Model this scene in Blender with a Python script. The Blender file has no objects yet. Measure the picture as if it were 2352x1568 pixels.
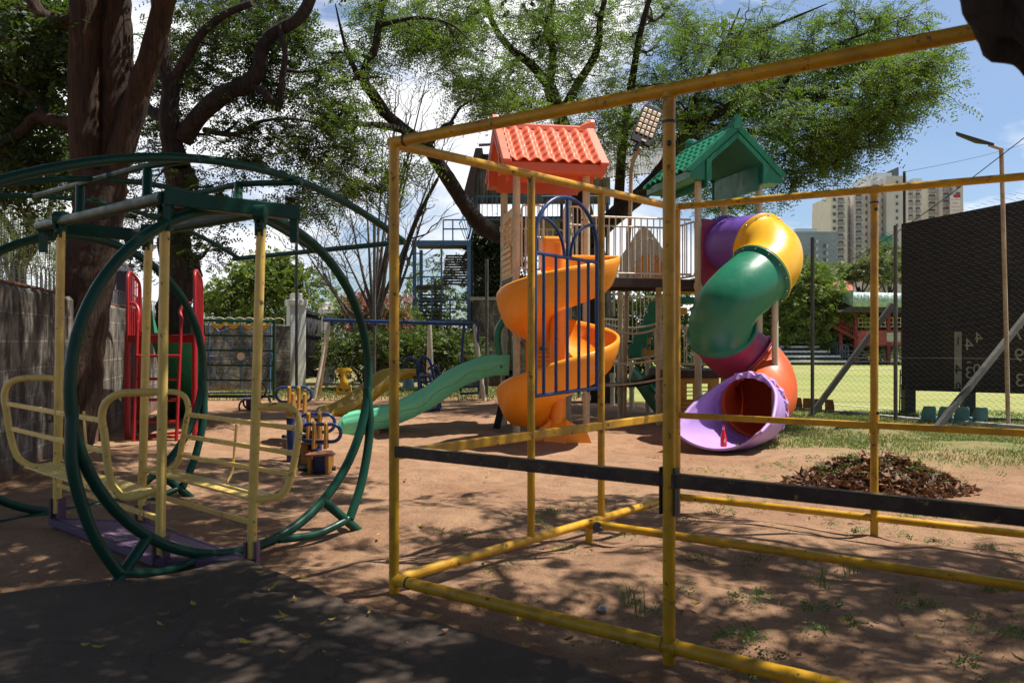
import bpy, math, random
import numpy as np
from mathutils import Vector, Matrix
R = math.radians
random.seed(7); rng = np.random.default_rng(7)
S = bpy.context.scene
COL = S.collection
# ------------------------------------------------------------------ camera, sky, sun, exposure
F, CX, HY, CZ = 1850.0, 1176.0, 785.0, 1.5      # focal in px of a 2352 wide picture, horizon row, eye height
cam = bpy.data.cameras.new('camera'); co = bpy.data.objects.new('camera', cam); COL.objects.link(co)
co.location = (0, 0, CZ); co.rotation_euler = (R(90), 0, 0)
cam.sensor_width = 36; cam.lens = F/2352*36; cam.clip_start = .05; cam.clip_end = 5000
cam.dof.use_dof = True; cam.dof.focus_distance = 13; cam.dof.aperture_fstop = 4.0
S.camera = co
S.view_settings.view_transform = 'Standard'; S.view_settings.look = 'None'
S.view_settings.exposure = 0.55; S.view_settings.gamma = 1
SUN_EL, SUN_AZ = R(66), R(8)                    # azimuth counted from +X towards +Y
sd = Vector((math.cos(SUN_EL)*math.cos(SUN_AZ), math.cos(SUN_EL)*math.sin(SUN_AZ), math.sin(SUN_EL)))
w = bpy.data.worlds.new('World'); S.world = w; w.use_nodes = True
nt = w.node_tree; N = nt.nodes; L = nt.links
bg = N['Background']; bg.inputs['Strength'].default_value = .038
sky = N.new('ShaderNodeTexSky'); sky.sky_type = 'NISHITA'; sky.sun_disc = False
sky.sun_elevation = SUN_EL; sky.sun_rotation = math.pi/2 - SUN_AZ; sky.dust_density = 1.2; sky.air_density = 1.0
tc = N.new('ShaderNodeTexCoord'); mp = N.new('ShaderNodeMapping'); mp.inputs['Scale'].default_value = (1, 1, 2.2)
mp.inputs['Location'].default_value = (.35, .1, .12)
n1 = N.new('ShaderNodeTexNoise'); n1.inputs['Scale'].default_value = 1.9; n1.inputs['Detail'].default_value = 9; n1.inputs['Roughness'].default_value = .55
n1.inputs['Distortion'].default_value = .3
cr = N.new('ShaderNodeValToRGB'); cr.color_ramp.elements[0].position = .445; cr.color_ramp.elements[0].color = (.10, .10, .10, 1); cr.color_ramp.elements[1].position = .53
n2 = N.new('ShaderNodeTexNoise'); n2.inputs['Scale'].default_value = 5; n2.inputs['Detail'].default_value = 5
cr2 = N.new('ShaderNodeValToRGB'); cr2.color_ramp.elements[0].position = .35; cr2.color_ramp.elements[1].position = .6
cr2.color_ramp.elements[0].color = (17.9, 18.5, 19.7, 1); cr2.color_ramp.elements[1].color = (23, 23, 23.1, 1)
mx = N.new('ShaderNodeMix'); mx.data_type = 'RGBA'
sx = N.new('ShaderNodeSeparateXYZ'); L.new(tc.outputs['Generated'], sx.inputs[0])
me_ = N.new('ShaderNodeMapRange'); me_.interpolation_type = 'SMOOTHSTEP'; me_.inputs[1].default_value = .39; me_.inputs[2].default_value = .50; me_.inputs[3].default_value = 1; me_.inputs[4].default_value = .12
L.new(sx.outputs[2], me_.inputs[0])
L.new(tc.outputs['Generated'], mp.inputs['Vector']); L.new(mp.outputs[0], n1.inputs['Vector']); L.new(mp.outputs[0], n2.inputs['Vector'])
L.new(n1.outputs['Fac'], cr.inputs[0]); L.new(n2.outputs['Fac'], cr2.inputs[0])
mm = N.new('ShaderNodeMath'); mm.operation = 'MULTIPLY'; L.new(cr.outputs[0], mm.inputs[0]); L.new(me_.outputs[0], mm.inputs[1])
mb_ = N.new('ShaderNodeMapRange'); mb_.interpolation_type = 'SMOOTHSTEP'; mb_.inputs[1].default_value = -.15; mb_.inputs[2].default_value = .35; mb_.inputs[3].default_value = .15; mb_.inputs[4].default_value = 1
L.new(sx.outputs[1], mb_.inputs[0]); mk_ = N.new('ShaderNodeMath'); mk_.operation = 'MULTIPLY'; L.new(mm.outputs[0], mk_.inputs[0]); L.new(mb_.outputs[0], mk_.inputs[1])
L.new(mk_.outputs[0], mx.inputs[0]); gm_ = N.new('ShaderNodeMix'); gm_.data_type = 'RGBA'; gm_.blend_type = 'MULTIPLY'; L.new(me_.outputs[0], gm_.inputs[0]); L.new(sky.outputs[0], gm_.inputs[6]); gm_.inputs[7].default_value = (1.75, 2.1, 2.5, 1)
L.new(gm_.outputs[2], mx.inputs[6]); L.new(cr2.outputs[0], mx.inputs[7])
L.new(mx.outputs[2], bg.inputs['Color'])
sl = bpy.data.lights.new('sun', 'SUN'); sl.energy = 5.0; sl.angle = R(.55); sl.color = (1, .95, .87)
so = bpy.data.objects.new('sun', sl); COL.objects.link(so); so.location = sd*50
so.rotation_euler = (-sd).to_track_quat('-Z', 'Y').to_euler()

# ------------------------------------------------------------------ helpers
def P(x, y, Y): return Vector(((x-CX)/F*Y, Y, CZ+(HY-y)/F*Y))
def GD(y): return CZ*F/(y-HY)
def G(x, y, z=0):
    Y = (CZ-z)*F/(y-HY); return Vector(((x-CX)/F*Y, Y, z))
ORG = {}
def link(o, parent, org, local):
    COL.objects.link(o)
    if parent:
        o.parent = parent
        if not local:
            o.location = Vector((0, 0, 0)) - ORG.get(parent.name, Vector((0, 0, 0))); ORG[o.name] = Vector((0, 0, 0))
        else: ORG[o.name] = Vector((0, 0, 0))
    else: ORG[o.name] = Vector(o.location)
def tag(o, label=None, cat=None, group=None, kind=None):
    if label: o['label'] = label
    if cat: o['category'] = cat
    if group: o['group'] = group
    if kind: o['kind'] = kind
    return o
def thing(name, label, cat, loc=(0, 0, 0), rz=0, group=None):
    o = bpy.data.objects.new(name, None); COL.objects.link(o); o.empty_display_size = .1
    o.location = loc; o.rotation_euler = (0, 0, rz); ORG[o.name] = Vector(loc)
    return tag(o, label, cat, group)
def dup(root, loc, rz=0, label=None, group=None):
    r = root.copy(); COL.objects.link(r); r.location = loc; r.rotation_euler = (0, 0, rz)
    if label: r['label'] = label
    if group: r['group'] = group
    for ch in [c for c in root.children]:
        c = ch.copy(); COL.objects.link(c); c.parent = r
        for g in ch.children:
            d = g.copy(); COL.objects.link(d); d.parent = c
    return r
def spline(pts, k=6):
    pts = [Vector(p) for p in pts]; out = []
    for i in range(len(pts)-1):
        a = pts[max(i-1, 0)]; b = pts[i]; c = pts[i+1]; d = pts[min(i+2, len(pts)-1)]
        for j in range(k):
            t = j/k
            out.append(.5*((2*b)+(-a+c)*t+(2*a-5*b+4*c-d)*t*t+(-a+3*b-3*c+d)*t**3))
    out.append(pts[-1]); return out
def resample(vals, k):
    out = []
    for i in range(len(vals)-1):
        for j in range(k): out.append(vals[i]+(vals[i+1]-vals[i])*j/k)
    out.append(vals[-1]); return out
class MB:
    def __init__(s): s.v = []; s.f = []; s.sm = []
    def add(s, vs, fs, smooth=False):
        b = len(s.v); s.v += [tuple(p) for p in vs]
        for f in fs: s.f.append(tuple(i+b for i in f)); s.sm.append(smooth)
        return s
    def loft(s, rings, closed=True, caps=True, smooth=True, loop=False):
        n = len(rings[0]); vs = [p for r in rings for p in r]; fs = []
        m = len(rings)
        for i in range(m if loop else m-1):
            i2 = (i+1) % m
            for j in range(n if closed else n-1):
                j2 = (j+1) % n
                fs.append((i*n+j, i*n+j2, i2*n+j2, i2*n+j))
        s.add(vs, fs, smooth)
        if caps and closed and not loop:
            s.add(rings[0], [tuple(range(n))[::-1]]); s.add(rings[-1], [tuple(range(n))])
        return s
    def tube(s, pts, r, n=8, caps=True, loop=False):
        pts = [Vector(p) for p in pts]; m = len(pts)
        rs = r if isinstance(r, (list, tuple)) else [r]*m
        T = []
        for i in range(m):
            if loop: t = pts[(i+1) % m]-pts[i-1]
            else: t = pts[min(i+1, m-1)]-pts[max(i-1, 0)]
            T.append(t.normalized() if t.length > 1e-9 else Vector((0, 0, 1)))
        a = Vector((0, 0, 1)) if abs(T[0].z) < .9 else Vector((1, 0, 0))
        nr = (a-T[0]*a.dot(T[0])).normalized(); rings = []
        for i in range(m):
            nr = (nr-T[i]*nr.dot(T[i]))
            nr = nr.normalized() if nr.length > 1e-6 else T[i].orthogonal().normalized()
            bn = T[i].cross(nr)
            rings.append([pts[i]+(nr*math.cos(2*math.pi*k/n)+bn*math.sin(2*math.pi*k/n))*rs[i] for k in range(n)])
        return s.loft(rings, True, caps, True, loop)
    def box(s, c, size, rz=0, M=None):
        x, y, z = [q/2 for q in size]
        vs = [Vector((i*x, j*y, k*z)) for i in (-1, 1) for j in (-1, 1) for k in (-1, 1)]
        M = M if M is not None else Matrix.Rotation(rz, 3, 'Z')
        vs = [M @ v + Vector(c) for v in vs]
        return s.add(vs, [(0, 1, 3, 2), (4, 6, 7, 5), (0, 4, 5, 1), (2, 3, 7, 6), (0, 2, 6, 4), (1, 5, 7, 3)])
    def bar(s, a, b, wx, wz, up=(0, 0, 1)):
        a = Vector(a); b = Vector(b); t = (b-a); l = t.length; t.normalize()
        sd_ = t.cross(Vector(up)).normalized(); u = sd_.cross(t)
        M = Matrix((sd_, t, u)).transposed()
        return s.box((a+b)/2, (wx, l, wz), M=M)
    def prism(s, poly, d):     # poly: 3d points planar, extruded by vector d
        n = len(poly); d = Vector(d); a = [Vector(p) for p in poly]; b = [p+d for p in a]
        s.add(a+b, [tuple(range(n))[::-1], tuple(range(n, 2*n))]+[(i, (i+1) % n, n+(i+1) % n, n+i) for i in range(n)])
        return s
    def ball(s, c, r, n=10, sq=(1, 1, 1)):
        rings = []
        for i in range(1, n):
            a = math.pi*i/n
            rings.append([Vector(c)+Vector((r*sq[0]*math.sin(a)*math.cos(b), r*sq[1]*math.sin(a)*math.sin(b), r*sq[2]*math.cos(a))) for b in [2*math.pi*k/(n*2) for k in range(n*2)]])
        return s.loft(rings)
    def obj(s, name, mat, parent=None, local=False, bevel=0, solid=0):
        me = bpy.data.meshes.new(name); me.from_pydata(s.v, [], s.f)
        me.polygons.foreach_set('use_smooth', s.sm); me.materials.append(mat); me.update()
        o = bpy.data.objects.new(name, me); link(o, parent, None, local)
        if solid:
            m = o.modifiers.new('s', 'SOLIDIFY'); m.thickness = solid; m.offset = 0
        if bevel:
            m = o.modifiers.new('b', 'BEVEL'); m.width = bevel; m.segments = 2; m.limit_method = 'ANGLE'; m.angle_limit = R(50)
        return o
def npobj(name, V, Q, mat, parent=None, smooth=False, local=False):     # numpy quads
    me = bpy.data.meshes.new(name); V = np.asarray(V, np.float32).reshape(-1, 3); Q = np.asarray(Q, np.int32)
    k = Q.shape[1]
    me.vertices.add(len(V)); me.vertices.foreach_set('co', V.ravel())
    me.loops.add(Q.size); me.loops.foreach_set('vertex_index', Q.ravel())
    me.polygons.add(len(Q)); me.polygons.foreach_set('loop_start', np.arange(0, Q.size, k, dtype=np.int32))
    me.polygons.foreach_set('use_smooth', np.full(len(Q), smooth))
    me.update(calc_edges=True); me.validate(); me.materials.append(mat)
    o = bpy.data.objects.new(name, me); link(o, parent, None, local); return o
def text_obj(name, s, size, mat, parent, M, depth=.004, align='CENTER'):
    cu = bpy.data.curves.new('t', 'FONT'); cu.body = s; cu.size = size; cu.extrude = depth; cu.align_x = align; cu.align_y = 'CENTER'
    t = bpy.data.objects.new('t', cu); COL.objects.link(t)
    dg = bpy.context.evaluated_depsgraph_get(); dg.update()
    me = bpy.data.meshes.new_from_object(t.evaluated_get(dg)); bpy.data.objects.remove(t)
    me.transform(M); me.materials.clear(); me.materials.append(mat); me.name = name
    o = bpy.data.objects.new(name, me); link(o, parent, None, False); return o

# ------------------------------------------------------------------ materials
def mat_base(name):
    m = bpy.data.materials.new(name); m.use_nodes = True; return m, m.node_tree, m.node_tree.nodes['Principled BSDF']
def noise(t, scale, detail=4, rough=.55, vec=None, dist=0):
    n = t.nodes.new('ShaderNodeTexNoise'); n.inputs['Scale'].default_value = scale; n.inputs['Detail'].default_value = detail
    n.inputs['Roughness'].default_value = rough; n.inputs['Distortion'].default_value = dist
    if vec is None:
        c = t.nodes.new('ShaderNodeTexCoord'); vec = c.outputs['Object']
    t.links.new(vec, n.inputs['Vector']); return n.outputs['Fac']
def ramp(t, fac, stops):
    r = t.nodes.new('ShaderNodeValToRGB'); e = r.color_ramp.elements
    while len(e) < len(stops): e.new(.5)
    for i, (p, c) in enumerate(stops):
        e[i].position = p; e[i].color = (c, c, c, 1) if not isinstance(c, tuple) else (*c, 1)
    t.links.new(fac, r.inputs[0]); return r.outputs[0]
def mix(t, fac, a, b, mode='MIX'):
    m = t.nodes.new('ShaderNodeMix'); m.data_type = 'RGBA'; m.blend_type = mode
    for s, v in ((0, fac), (6, a), (7, b)):
        if isinstance(v, bpy.types.NodeSocket): t.links.new(v, m.inputs[s])
        elif s == 0: m.inputs[0].default_value = v
        else: m.inputs[s].default_value = (*v, 1)
    return m.outputs[2]
def bump(t, b, h, strength=.3, dist=.01):
    n = t.nodes.new('ShaderNodeBump'); n.inputs['Strength'].default_value = strength; n.inputs['Distance'].default_value = dist
    t.links.new(h, n.inputs['Height']); t.links.new(n.outputs[0], b.inputs['Normal'])
def sc(c, k): return tuple(min(1, x*k) for x in c)
def scaled(t, sx, sy, sz):
    c = t.nodes.new('ShaderNodeTexCoord'); m = t.nodes.new('ShaderNodeMapping'); m.inputs['Scale'].default_value = (sx, sy, sz)
    t.links.new(c.outputs['Object'], m.inputs['Vector']); return m.outputs[0]
def paint(name, c, rough=.4, dirt=.35, dirtcol=(.09, .055, .03), chips=None, sc1=6, coat=0, streak=False):
    m, t, b = mat_base(name)
    f = ramp(t, noise(t, sc1, 6, .65), [(.42, 0.0), (.72, 1.0)])
    k = t.nodes.new('ShaderNodeMath'); k.operation = 'MULTIPLY'; k.inputs[1].default_value = dirt; t.links.new(f, k.inputs[0])
    col = mix(t, ramp(t, noise(t, 1.3, 3), [(.3, 0.0), (.7, 1.0)]), sc(c, .86), sc(c, 1.1))
    col = mix(t, k.outputs[0], col, dirtcol)
    if streak:
        v = scaled(t, 14, 14, 1.2); g = ramp(t, noise(t, 1, 5, .6, v), [(.5, 0.0), (.75, .55)])
        col = mix(t, g, col, dirtcol)
    if chips:
        g = ramp(t, noise(t, 19, 5, .7), [(.615, 0.0), (.66, 1.0)]); col = mix(t, g, col, chips)
    t.links.new(col, b.inputs['Base Color'])
    t.links.new(ramp(t, noise(t, 9, 4), [(.3, max(.05, rough-.1)), (.7, min(1, rough+.15))]), b.inputs['Roughness'])
    bump(t, b, noise(t, 45, 4), .12, .004)
    return m
def plastic(name, c, rough=.38, fade=.25):
    m, t, b = mat_base(name)
    col = mix(t, ramp(t, noise(t, 1.6, 5, .6), [(.35, 0.0), (.75, fade)]), c, (min(1, c[0]*1.15+.03), min(1, c[1]*1.15+.03), min(1, c[2]*1.1+.03)))
    v = scaled(t, 5, 5, 1.2)
    col = mix(t, ramp(t, noise(t, 2.2, 6, .7, v), [(.55, 0.0), (.78, .3)]), col, sc(c, .45))
    t.links.new(col, b.inputs['Base Color'])
    t.links.new(ramp(t, noise(t, 5, 5, .7), [(.3, rough-.06), (.7, rough+.18)]), b.inputs['Roughness'])
    bump(t, b, noise(t, 14, 4), .08, .01)
    return m
def simple(name, c, rough=.7, var=.25, s=4, bs=.2, bsc=30, metal=0):
    m, t, b = mat_base(name)
    col = mix(t, ramp(t, noise(t, s, 6, .6), [(.3, 0.0), (.7, 1.0)]), sc(c, 1-var), sc(c, 1+var))
    t.links.new(col, b.inputs['Base Color']); b.inputs['Roughness'].default_value = rough; b.inputs['Metallic'].default_value = metal
    bump(t, b, noise(t, bsc, 4), bs, .01); return m
def leafmat(name, c1, c2, trans=.35, rough=.55, tcol=(.17, .29, .02)):
    m, t, b = mat_base(name)
    g = t.nodes.new('ShaderNodeNewGeometry')
    f = g.outputs['Random Per Island']
    col = mix(t, f, c1, c2)
    col = mix(t, ramp(t, noise(t, .8, 3), [(.35, 0.0), (.65, .5)]), col, sc(c1, .75))
    t.links.new(col, b.inputs['Base Color']); b.inputs['Roughness'].default_value = rough
    tr = t.nodes.new('ShaderNodeBsdfTranslucent'); t.links.new(mix(t, .5, col, tcol), tr.inputs['Color'])
    ms = t.nodes.new('ShaderNodeMixShader'); ms.inputs[0].default_value = trans
    t.links.new(b.outputs[0], ms.inputs[1]); t.links.new(tr.outputs[0], ms.inputs[2])
    t.links.new(ms.outputs[0], t.nodes['Material Output'].inputs['Surface']); return m
def barkmat(name, c, c2, s=1.0):
    m, t, b = mat_base(name)
    v = scaled(t, 9*s, 9*s, 1.6*s); h = noise(t, 1.5, 8, .65, v, .6)
    col = mix(t, ramp(t, h, [(.35, 0.0), (.65, 1.0)]), c, c2)
    col = mix(t, ramp(t, noise(t, 1.4, 4), [(.5, 0.0), (.7, .5)]), col, sc(c, .5))
    t.links.new(col, b.inputs['Base Color']); b.inputs['Roughness'].default_value = .9
    bump(t, b, h, 1, .09); return m
RUST = (.12, .045, .018)
M_yel = paint('yellow_paint', (.64, .335, .008), .38, .55, (.10, .055, .02), RUST, 5)
M_cream = paint('cream_yellow_paint', (.84, .585, .15), .38, .25, (.22, .15, .06), (.10, .06, .03), 7)
M_dgreen = paint('dark_green_paint', (.007, .060, .038), .34, .3, (.02, .03, .02), (.07, .03, .02), 6)
M_dgreen.node_tree.nodes['Principled BSDF'].inputs['Specular IOR Level'].default_value = .25
M_maroon = paint('maroon_paint', (.030, .012, .010), .5, .4, (.16, .12, .05), (.25, .17, .04), 8)
M_blue = paint('navy_blue_paint', (.018, .05, .19), .3, .25, (.03, .03, .05), (.05, .03, .03), 8)
M_sblue = paint('steel_blue_paint', (.075, .2, .36), .45, .4, (.1, .06, .04), RUST, 4)
M_purple = paint('dull_purple_paint', (.10, .055, .13), .55, .5, (.12, .08, .06), (.08, .05, .03), 6)
M_red = paint('red_paint', (.42, .012, .016), .35, .25, (.08, .02, .02), (.2, .03, .02), 6)
M_beige = paint('beige_post_paint', (.66, .60, .40), .5, .32, (.25, .21, .13), (.25, .12, .05), 5, streak=True)
M_white = paint('white_rail_paint', (.74, .68, .53), .5, .3, (.25, .16, .1), RUST, 8)
M_brownsteel = paint('brown_deck_paint', (.055, .032, .025), .6, .4, (.1, .07, .05), None, 6)
M_orange = plastic('orange_plastic', (.85, .30, .012), .34)
M_redroof = plastic('coral_red_plastic', (.72, .15, .07), .42)
M_groof = plastic('green_roof_plastic', (.018, .21, .115), .3)
M_groof.node_tree.nodes['Principled BSDF'].inputs['Specular IOR Level'].default_value = .3
M_gslide = plastic('mint_green_plastic', (.15, .62, .37), .36, .4)
M_gtube = plastic('dark_green_plastic', (.015, .19, .10), .3)
M_ytube = plastic('yellow_plastic', (.80, .43, .012), .28)
M_yslide = plastic('mustard_plastic', (.58, .36, .015), .32)
M_ptube = plastic('violet_plastic', (.17, .075, .42), .4)
M_lilac = plastic('lilac_plastic', (.42, .26, .58), .45, .5)
M_mtube = plastic('magenta_plastic', (.30, .035, .11), .42)
M_otube = plastic('burnt_orange_plastic', (.62, .10, .02), .36)
M_bpanel = plastic('tan_panel_plastic', (.72, .48, .2), .5)
M_ypanel = plastic('yellow_panel_plastic', (.62, .33, .05), .5)
M_black = simple('black_steel', (.012, .012, .013), .6, .3)
M_board = paint('black_board_paint', (.010, .010, .011), .65, .25, (.03, .022, .018), None, 1.2)
M_dark = simple('dark_steel', (.03, .03, .033), .5, .3)
M_galv = simple('galvanised_wire', (.17, .17, .165), .5, .2, metal=.4)
M_conc = simple('weathered_concrete', (.36, .34, .31), .85, .3, 3, .4)
M_pillar = paint('white_pillar_paint', (.76, .74, .68), .8, .22, (.32, .27, .2), None, 3)
M_digit = simple('faded_white_digit', (.30, .29, .21), .8, .3)
M_wood = simple('brown_seat_board', (.27, .10, .055), .5, .3, 6)
M_ochre = paint('ochre_board', (.42, .19, .02), .4, .3)
M_chrome = simple('bare_metal', (.6, .6, .6), .25, .1, metal=1)
M_tealseat = paint('teal_seat_plastic', (.07, .22, .25), .5, .3)
M_brownseat = paint('brown_seat_plastic', (.16, .045, .03), .5, .3)
M_pole = simple('grey_pole', (.10, .095, .085), .6, .3)
M_rustpole = paint('rusty_cream_pole', (.50, .38, .24), .6, .5, (.18, .07, .03), RUST, 4)

def ground_mat():
    m, t, b = mat_base('sandy_dirt')
    base = mix(t, ramp(t, noise(t, .7, 6, .6), [(.3, 0.0), (.7, 1.0)]), (.34, .17, .085), (.49, .295, .165))
    base = mix(t, ramp(t, noise(t, 5, 6, .7), [(.42, 0.0), (.72, .75)]), base, (.22, .115, .062))
    base = mix(t, ramp(t, noise(t, 60, 4, .7), [(.5, 0.0), (.75, .35)]), base, (.62, .44, .31))
    base = mix(t, ramp(t, noise(t, 38, 3, .8), [(.60, 0.0), (.67, .75)]), base, (.085, .05, .032))
    # grass grows in towards the sports field and the fence behind
    c = t.nodes.new('ShaderNodeTexCoord'); sp = t.nodes.new('ShaderNodeSeparateXYZ'); t.links.new(c.outputs['Object'], sp.inputs[0])
    a = t.nodes.new('ShaderNodeMath'); a.operation = 'MULTIPLY_ADD'; a.inputs[1].default_value = .45; a.inputs[2].default_value = 0
    t.links.new(sp.outputs[0], a.inputs[0])
    a2 = t.nodes.new('ShaderNodeMath'); a2.operation = 'ADD'; t.links.new(a.outputs[0], a2.inputs[0]); t.links.new(sp.outputs[1], a2.inputs[1])
    mr = t.nodes.new('ShaderNodeMapRange'); mr.inputs[1].default_value = 11.6; mr.inputs[2].default_value = 14.2
    t.links.new(a2.outputs[0], mr.inputs[0])
    mr2 = t.nodes.new('ShaderNodeMapRange'); mr2.inputs[1].default_value = 2.6; mr2.inputs[2].default_value = 4.6; t.links.new(sp.outputs[0], mr2.inputs[0])
    k = t.nodes.new('ShaderNodeMath'); k.operation = 'MULTIPLY'; t.links.new(mr.outputs[0], k.inputs[0]); t.links.new(mr2.outputs[0], k.inputs[1])
    mr3 = t.nodes.new('ShaderNodeMapRange'); mr3.inputs[1].default_value = 20.5; mr3.inputs[2].default_value = 24; t.links.new(sp.outputs[1], mr3.inputs[0])
    k1 = t.nodes.new('ShaderNodeMath'); k1.operation = 'MAXIMUM'; t.links.new(k.outputs[0], k1.inputs[0]); t.links.new(mr3.outputs[0], k1.inputs[1])
    k2 = t.nodes.new('ShaderNodeMath'); k2.operation = 'MULTIPLY'; t.links.new(k1.outputs[0], k2.inputs[0])
    t.links.new(ramp(t, noise(t, 2.2, 6, .7), [(.32, .15), (.58, 1.0)]), k2.inputs[1])
    gr = mix(t, noise(t, 30, 4, .7), (.12, .16, .035), (.32, .31, .11))
    base = mix(t, k2.outputs[0], base, gr)
    t.links.new(base, b.inputs['Base Color']); b.inputs['Roughness'].default_value = .95
    h = mix(t, .5, noise(t, 28, 8, .75), noise(t, 6, 7, .65)); bump(t, b, h, 1, .075)
    return m
def path_mat():
    m, t, b = mat_base('worn_tarmac')
    base = mix(t, ramp(t, noise(t, 1.2, 6, .6), [(.3, 0.0), (.7, 1.0)]), (.044, .028, .019), (.098, .066, .044))
    base = mix(t, ramp(t, noise(t, 90, 3, .8), [(.5, 0.0), (.7, .6)]), base, (.13, .10, .08))
    vo = t.nodes.new('ShaderNodeTexVoronoi'); vo.feature = 'DISTANCE_TO_EDGE'; vo.inputs['Scale'].default_value = .55
    c = t.nodes.new('ShaderNodeTexCoord'); nz = t.nodes.new('ShaderNodeTexNoise'); nz.inputs['Scale'].default_value = 3; nz.inputs['Detail'].default_value = 6
    t.links.new(c.outputs['Object'], nz.inputs['Vector'])
    vm = t.nodes.new('ShaderNodeMix'); vm.data_type = 'VECTOR'; vm.inputs[0].default_value = .25
    t.links.new(c.outputs['Object'], vm.inputs[4]); t.links.new(nz.outputs['Color'], vm.inputs[5]); t.links.new(vm.outputs[1], vo.inputs['Vector'])
    base = mix(t, ramp(t, noise(t, 2.6, 7, .7), [(.56, 0.0), (.70, .8)]), base, (.17, .10, .06))
    crk = ramp(t, vo.outputs['Distance'], [(0.0, .6), (.006, 0.0)])
    base = mix(t, crk, base, (.03, .022, .018))
    t.links.new(base, b.inputs['Base Color']); b.inputs['Roughness'].default_value = .9
    bump(t, b, noise(t, 70, 5, .8), .8, .015); return m
def field_mat():
    m, t, b = mat_base('sports_grass')
    v = scaled(t, .03, .35, 1)
    col = mix(t, ramp(t, noise(t, 1, 4, .6, v), [(.35, 0.0), (.65, 1.0)]), (.20, .26, .05), (.40, .36, .13))
    col = mix(t, noise(t, 9, 6, .8), col, (.22, .25, .06))
    t.links.new(col, b.inputs['Base Color']); b.inputs['Roughness'].default_value = .9
    bump(t, b, noise(t, 40, 4), .5, .03); return m
def wall_mat():
    m, t, b = mat_base('stained_stone_blocks')
    br = t.nodes.new('ShaderNodeTexBrick'); br.inputs['Scale'].default_value = 1; br.inputs['Brick Width'].default_value = .9; br.inputs['Row Height'].default_value = .30
    br.inputs['Mortar Size'].default_value = .014; br.inputs['Mortar Smooth'].default_value = .3
    br.inputs['Color1'].default_value = (.30, .26, .21, 1); br.inputs['Color2'].default_value = (.22, .19, .15, 1); br.inputs['Mortar'].default_value = (.40, .37, .32, 1)
    c = t.nodes.new('ShaderNodeTexCoord'); sp = t.nodes.new('ShaderNodeSeparateXYZ'); cb = t.nodes.new('ShaderNodeCombineXYZ')
    t.links.new(c.outputs['Object'], sp.inputs[0])
    ad = t.nodes.new('ShaderNodeMath'); ad.operation = 'ADD'; t.links.new(sp.outputs[0], ad.inputs[0]); t.links.new(sp.outputs[1], ad.inputs[1])
    t.links.new(ad.outputs[0], cb.inputs[0]); t.links.new(sp.outputs[2], cb.inputs[1]); t.links.new(cb.outputs[0], br.inputs['Vector'])
    v = scaled(t, 1.7, 1.7, .75)
    col = mix(t, ramp(t, noise(t, 1.6, 8, .7, v), [(.38, 0.0), (.56, .93)]), br.outputs['Color'], (.030, .025, .020))
    col = mix(t, ramp(t, noise(t, 7, 8, .75), [(.55, 0.0), (.7, .6)]), col, (.36, .31, .25))
    col = mix(t, ramp(t, sp.outputs[2], [(0.0, .75), (.35, 0.0)]), col, (.19, .085, .045))
    t.links.new(col, b.inputs['Base Color']); b.inputs['Roughness'].default_value = .92
    h = mix(t, .4, br.outputs['Color'], noise(t, 9, 9, .75)); bump(t, b, h, 1, .06); return m
def corr_mat():
    m, t, b = mat_base('weathered_corrugated_sheet')
    v = scaled(t, 1.2, 1.2, .25)
    col = mix(t, ramp(t, noise(t, 2.5, 6, .7, v), [(.35, 0.0), (.6, 1.0)]), (.34, .31, .25), (.09, .075, .06))
    t.links.new(col, b.inputs['Base Color']); b.inputs['Roughness'].default_value = .75
    bump(t, b, noise(t, 20, 5), .3, .02); return m
M_ground = ground_mat(); M_path = path_mat(); M_field = field_mat(); M_wall = wall_mat(); M_corr = corr_mat()
M_leafA = leafmat('feathery_leaf', (.06, .13, .018), (.21, .29, .05), .45)
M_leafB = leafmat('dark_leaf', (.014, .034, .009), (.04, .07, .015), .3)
M_leafC = leafmat('bright_leaf', (.10, .17, .025), (.26, .30, .06), .35)
M_leafD = leafmat('willow_leaf', (.09, .12, .035), (.20, .22, .07), .4)
M_leafH = leafmat('hedge_leaf', (.05, .09, .015), (.15, .2, .035), .3)
M_leafP = leafmat('pink_bract', (.45, .05, .12), (.6, .12, .2), .4)
M_leafAc = leafmat('acacia_leaf', (.09, .12, .04), (.16, .18, .06), .35)
M_grass = leafmat('grass_blade', (.09, .14, .025), (.30, .30, .10), .3)
M_weed = leafmat('weed_leaf', (.06, .14, .02), (.14, .24, .04), .35)
M_yleaf = leafmat('yellow_fallen_leaf', (.50, .33, .03), (.62, .46, .08), .25)
M_bleaf = leafmat('brown_fallen_leaf', (.16, .075, .035), (.42, .25, .14), .1, .6, (.3, .14, .05))
M_pile = leafmat('dry_pile_leaf', (.06, .026, .014), (.46, .23, .11), .1, .6, (.3, .14, .05))
M_bark = barkmat('red_brown_bark', (.015, .008, .004), (.075, .035, .017))
M_bark2 = barkmat('grey_brown_bark', (.014, .010, .008), (.065, .046, .033))
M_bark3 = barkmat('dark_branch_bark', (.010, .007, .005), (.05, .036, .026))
M_bark4 = barkmat('pale_twig_bark', (.05, .04, .032), (.16, .125, .095))

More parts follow.
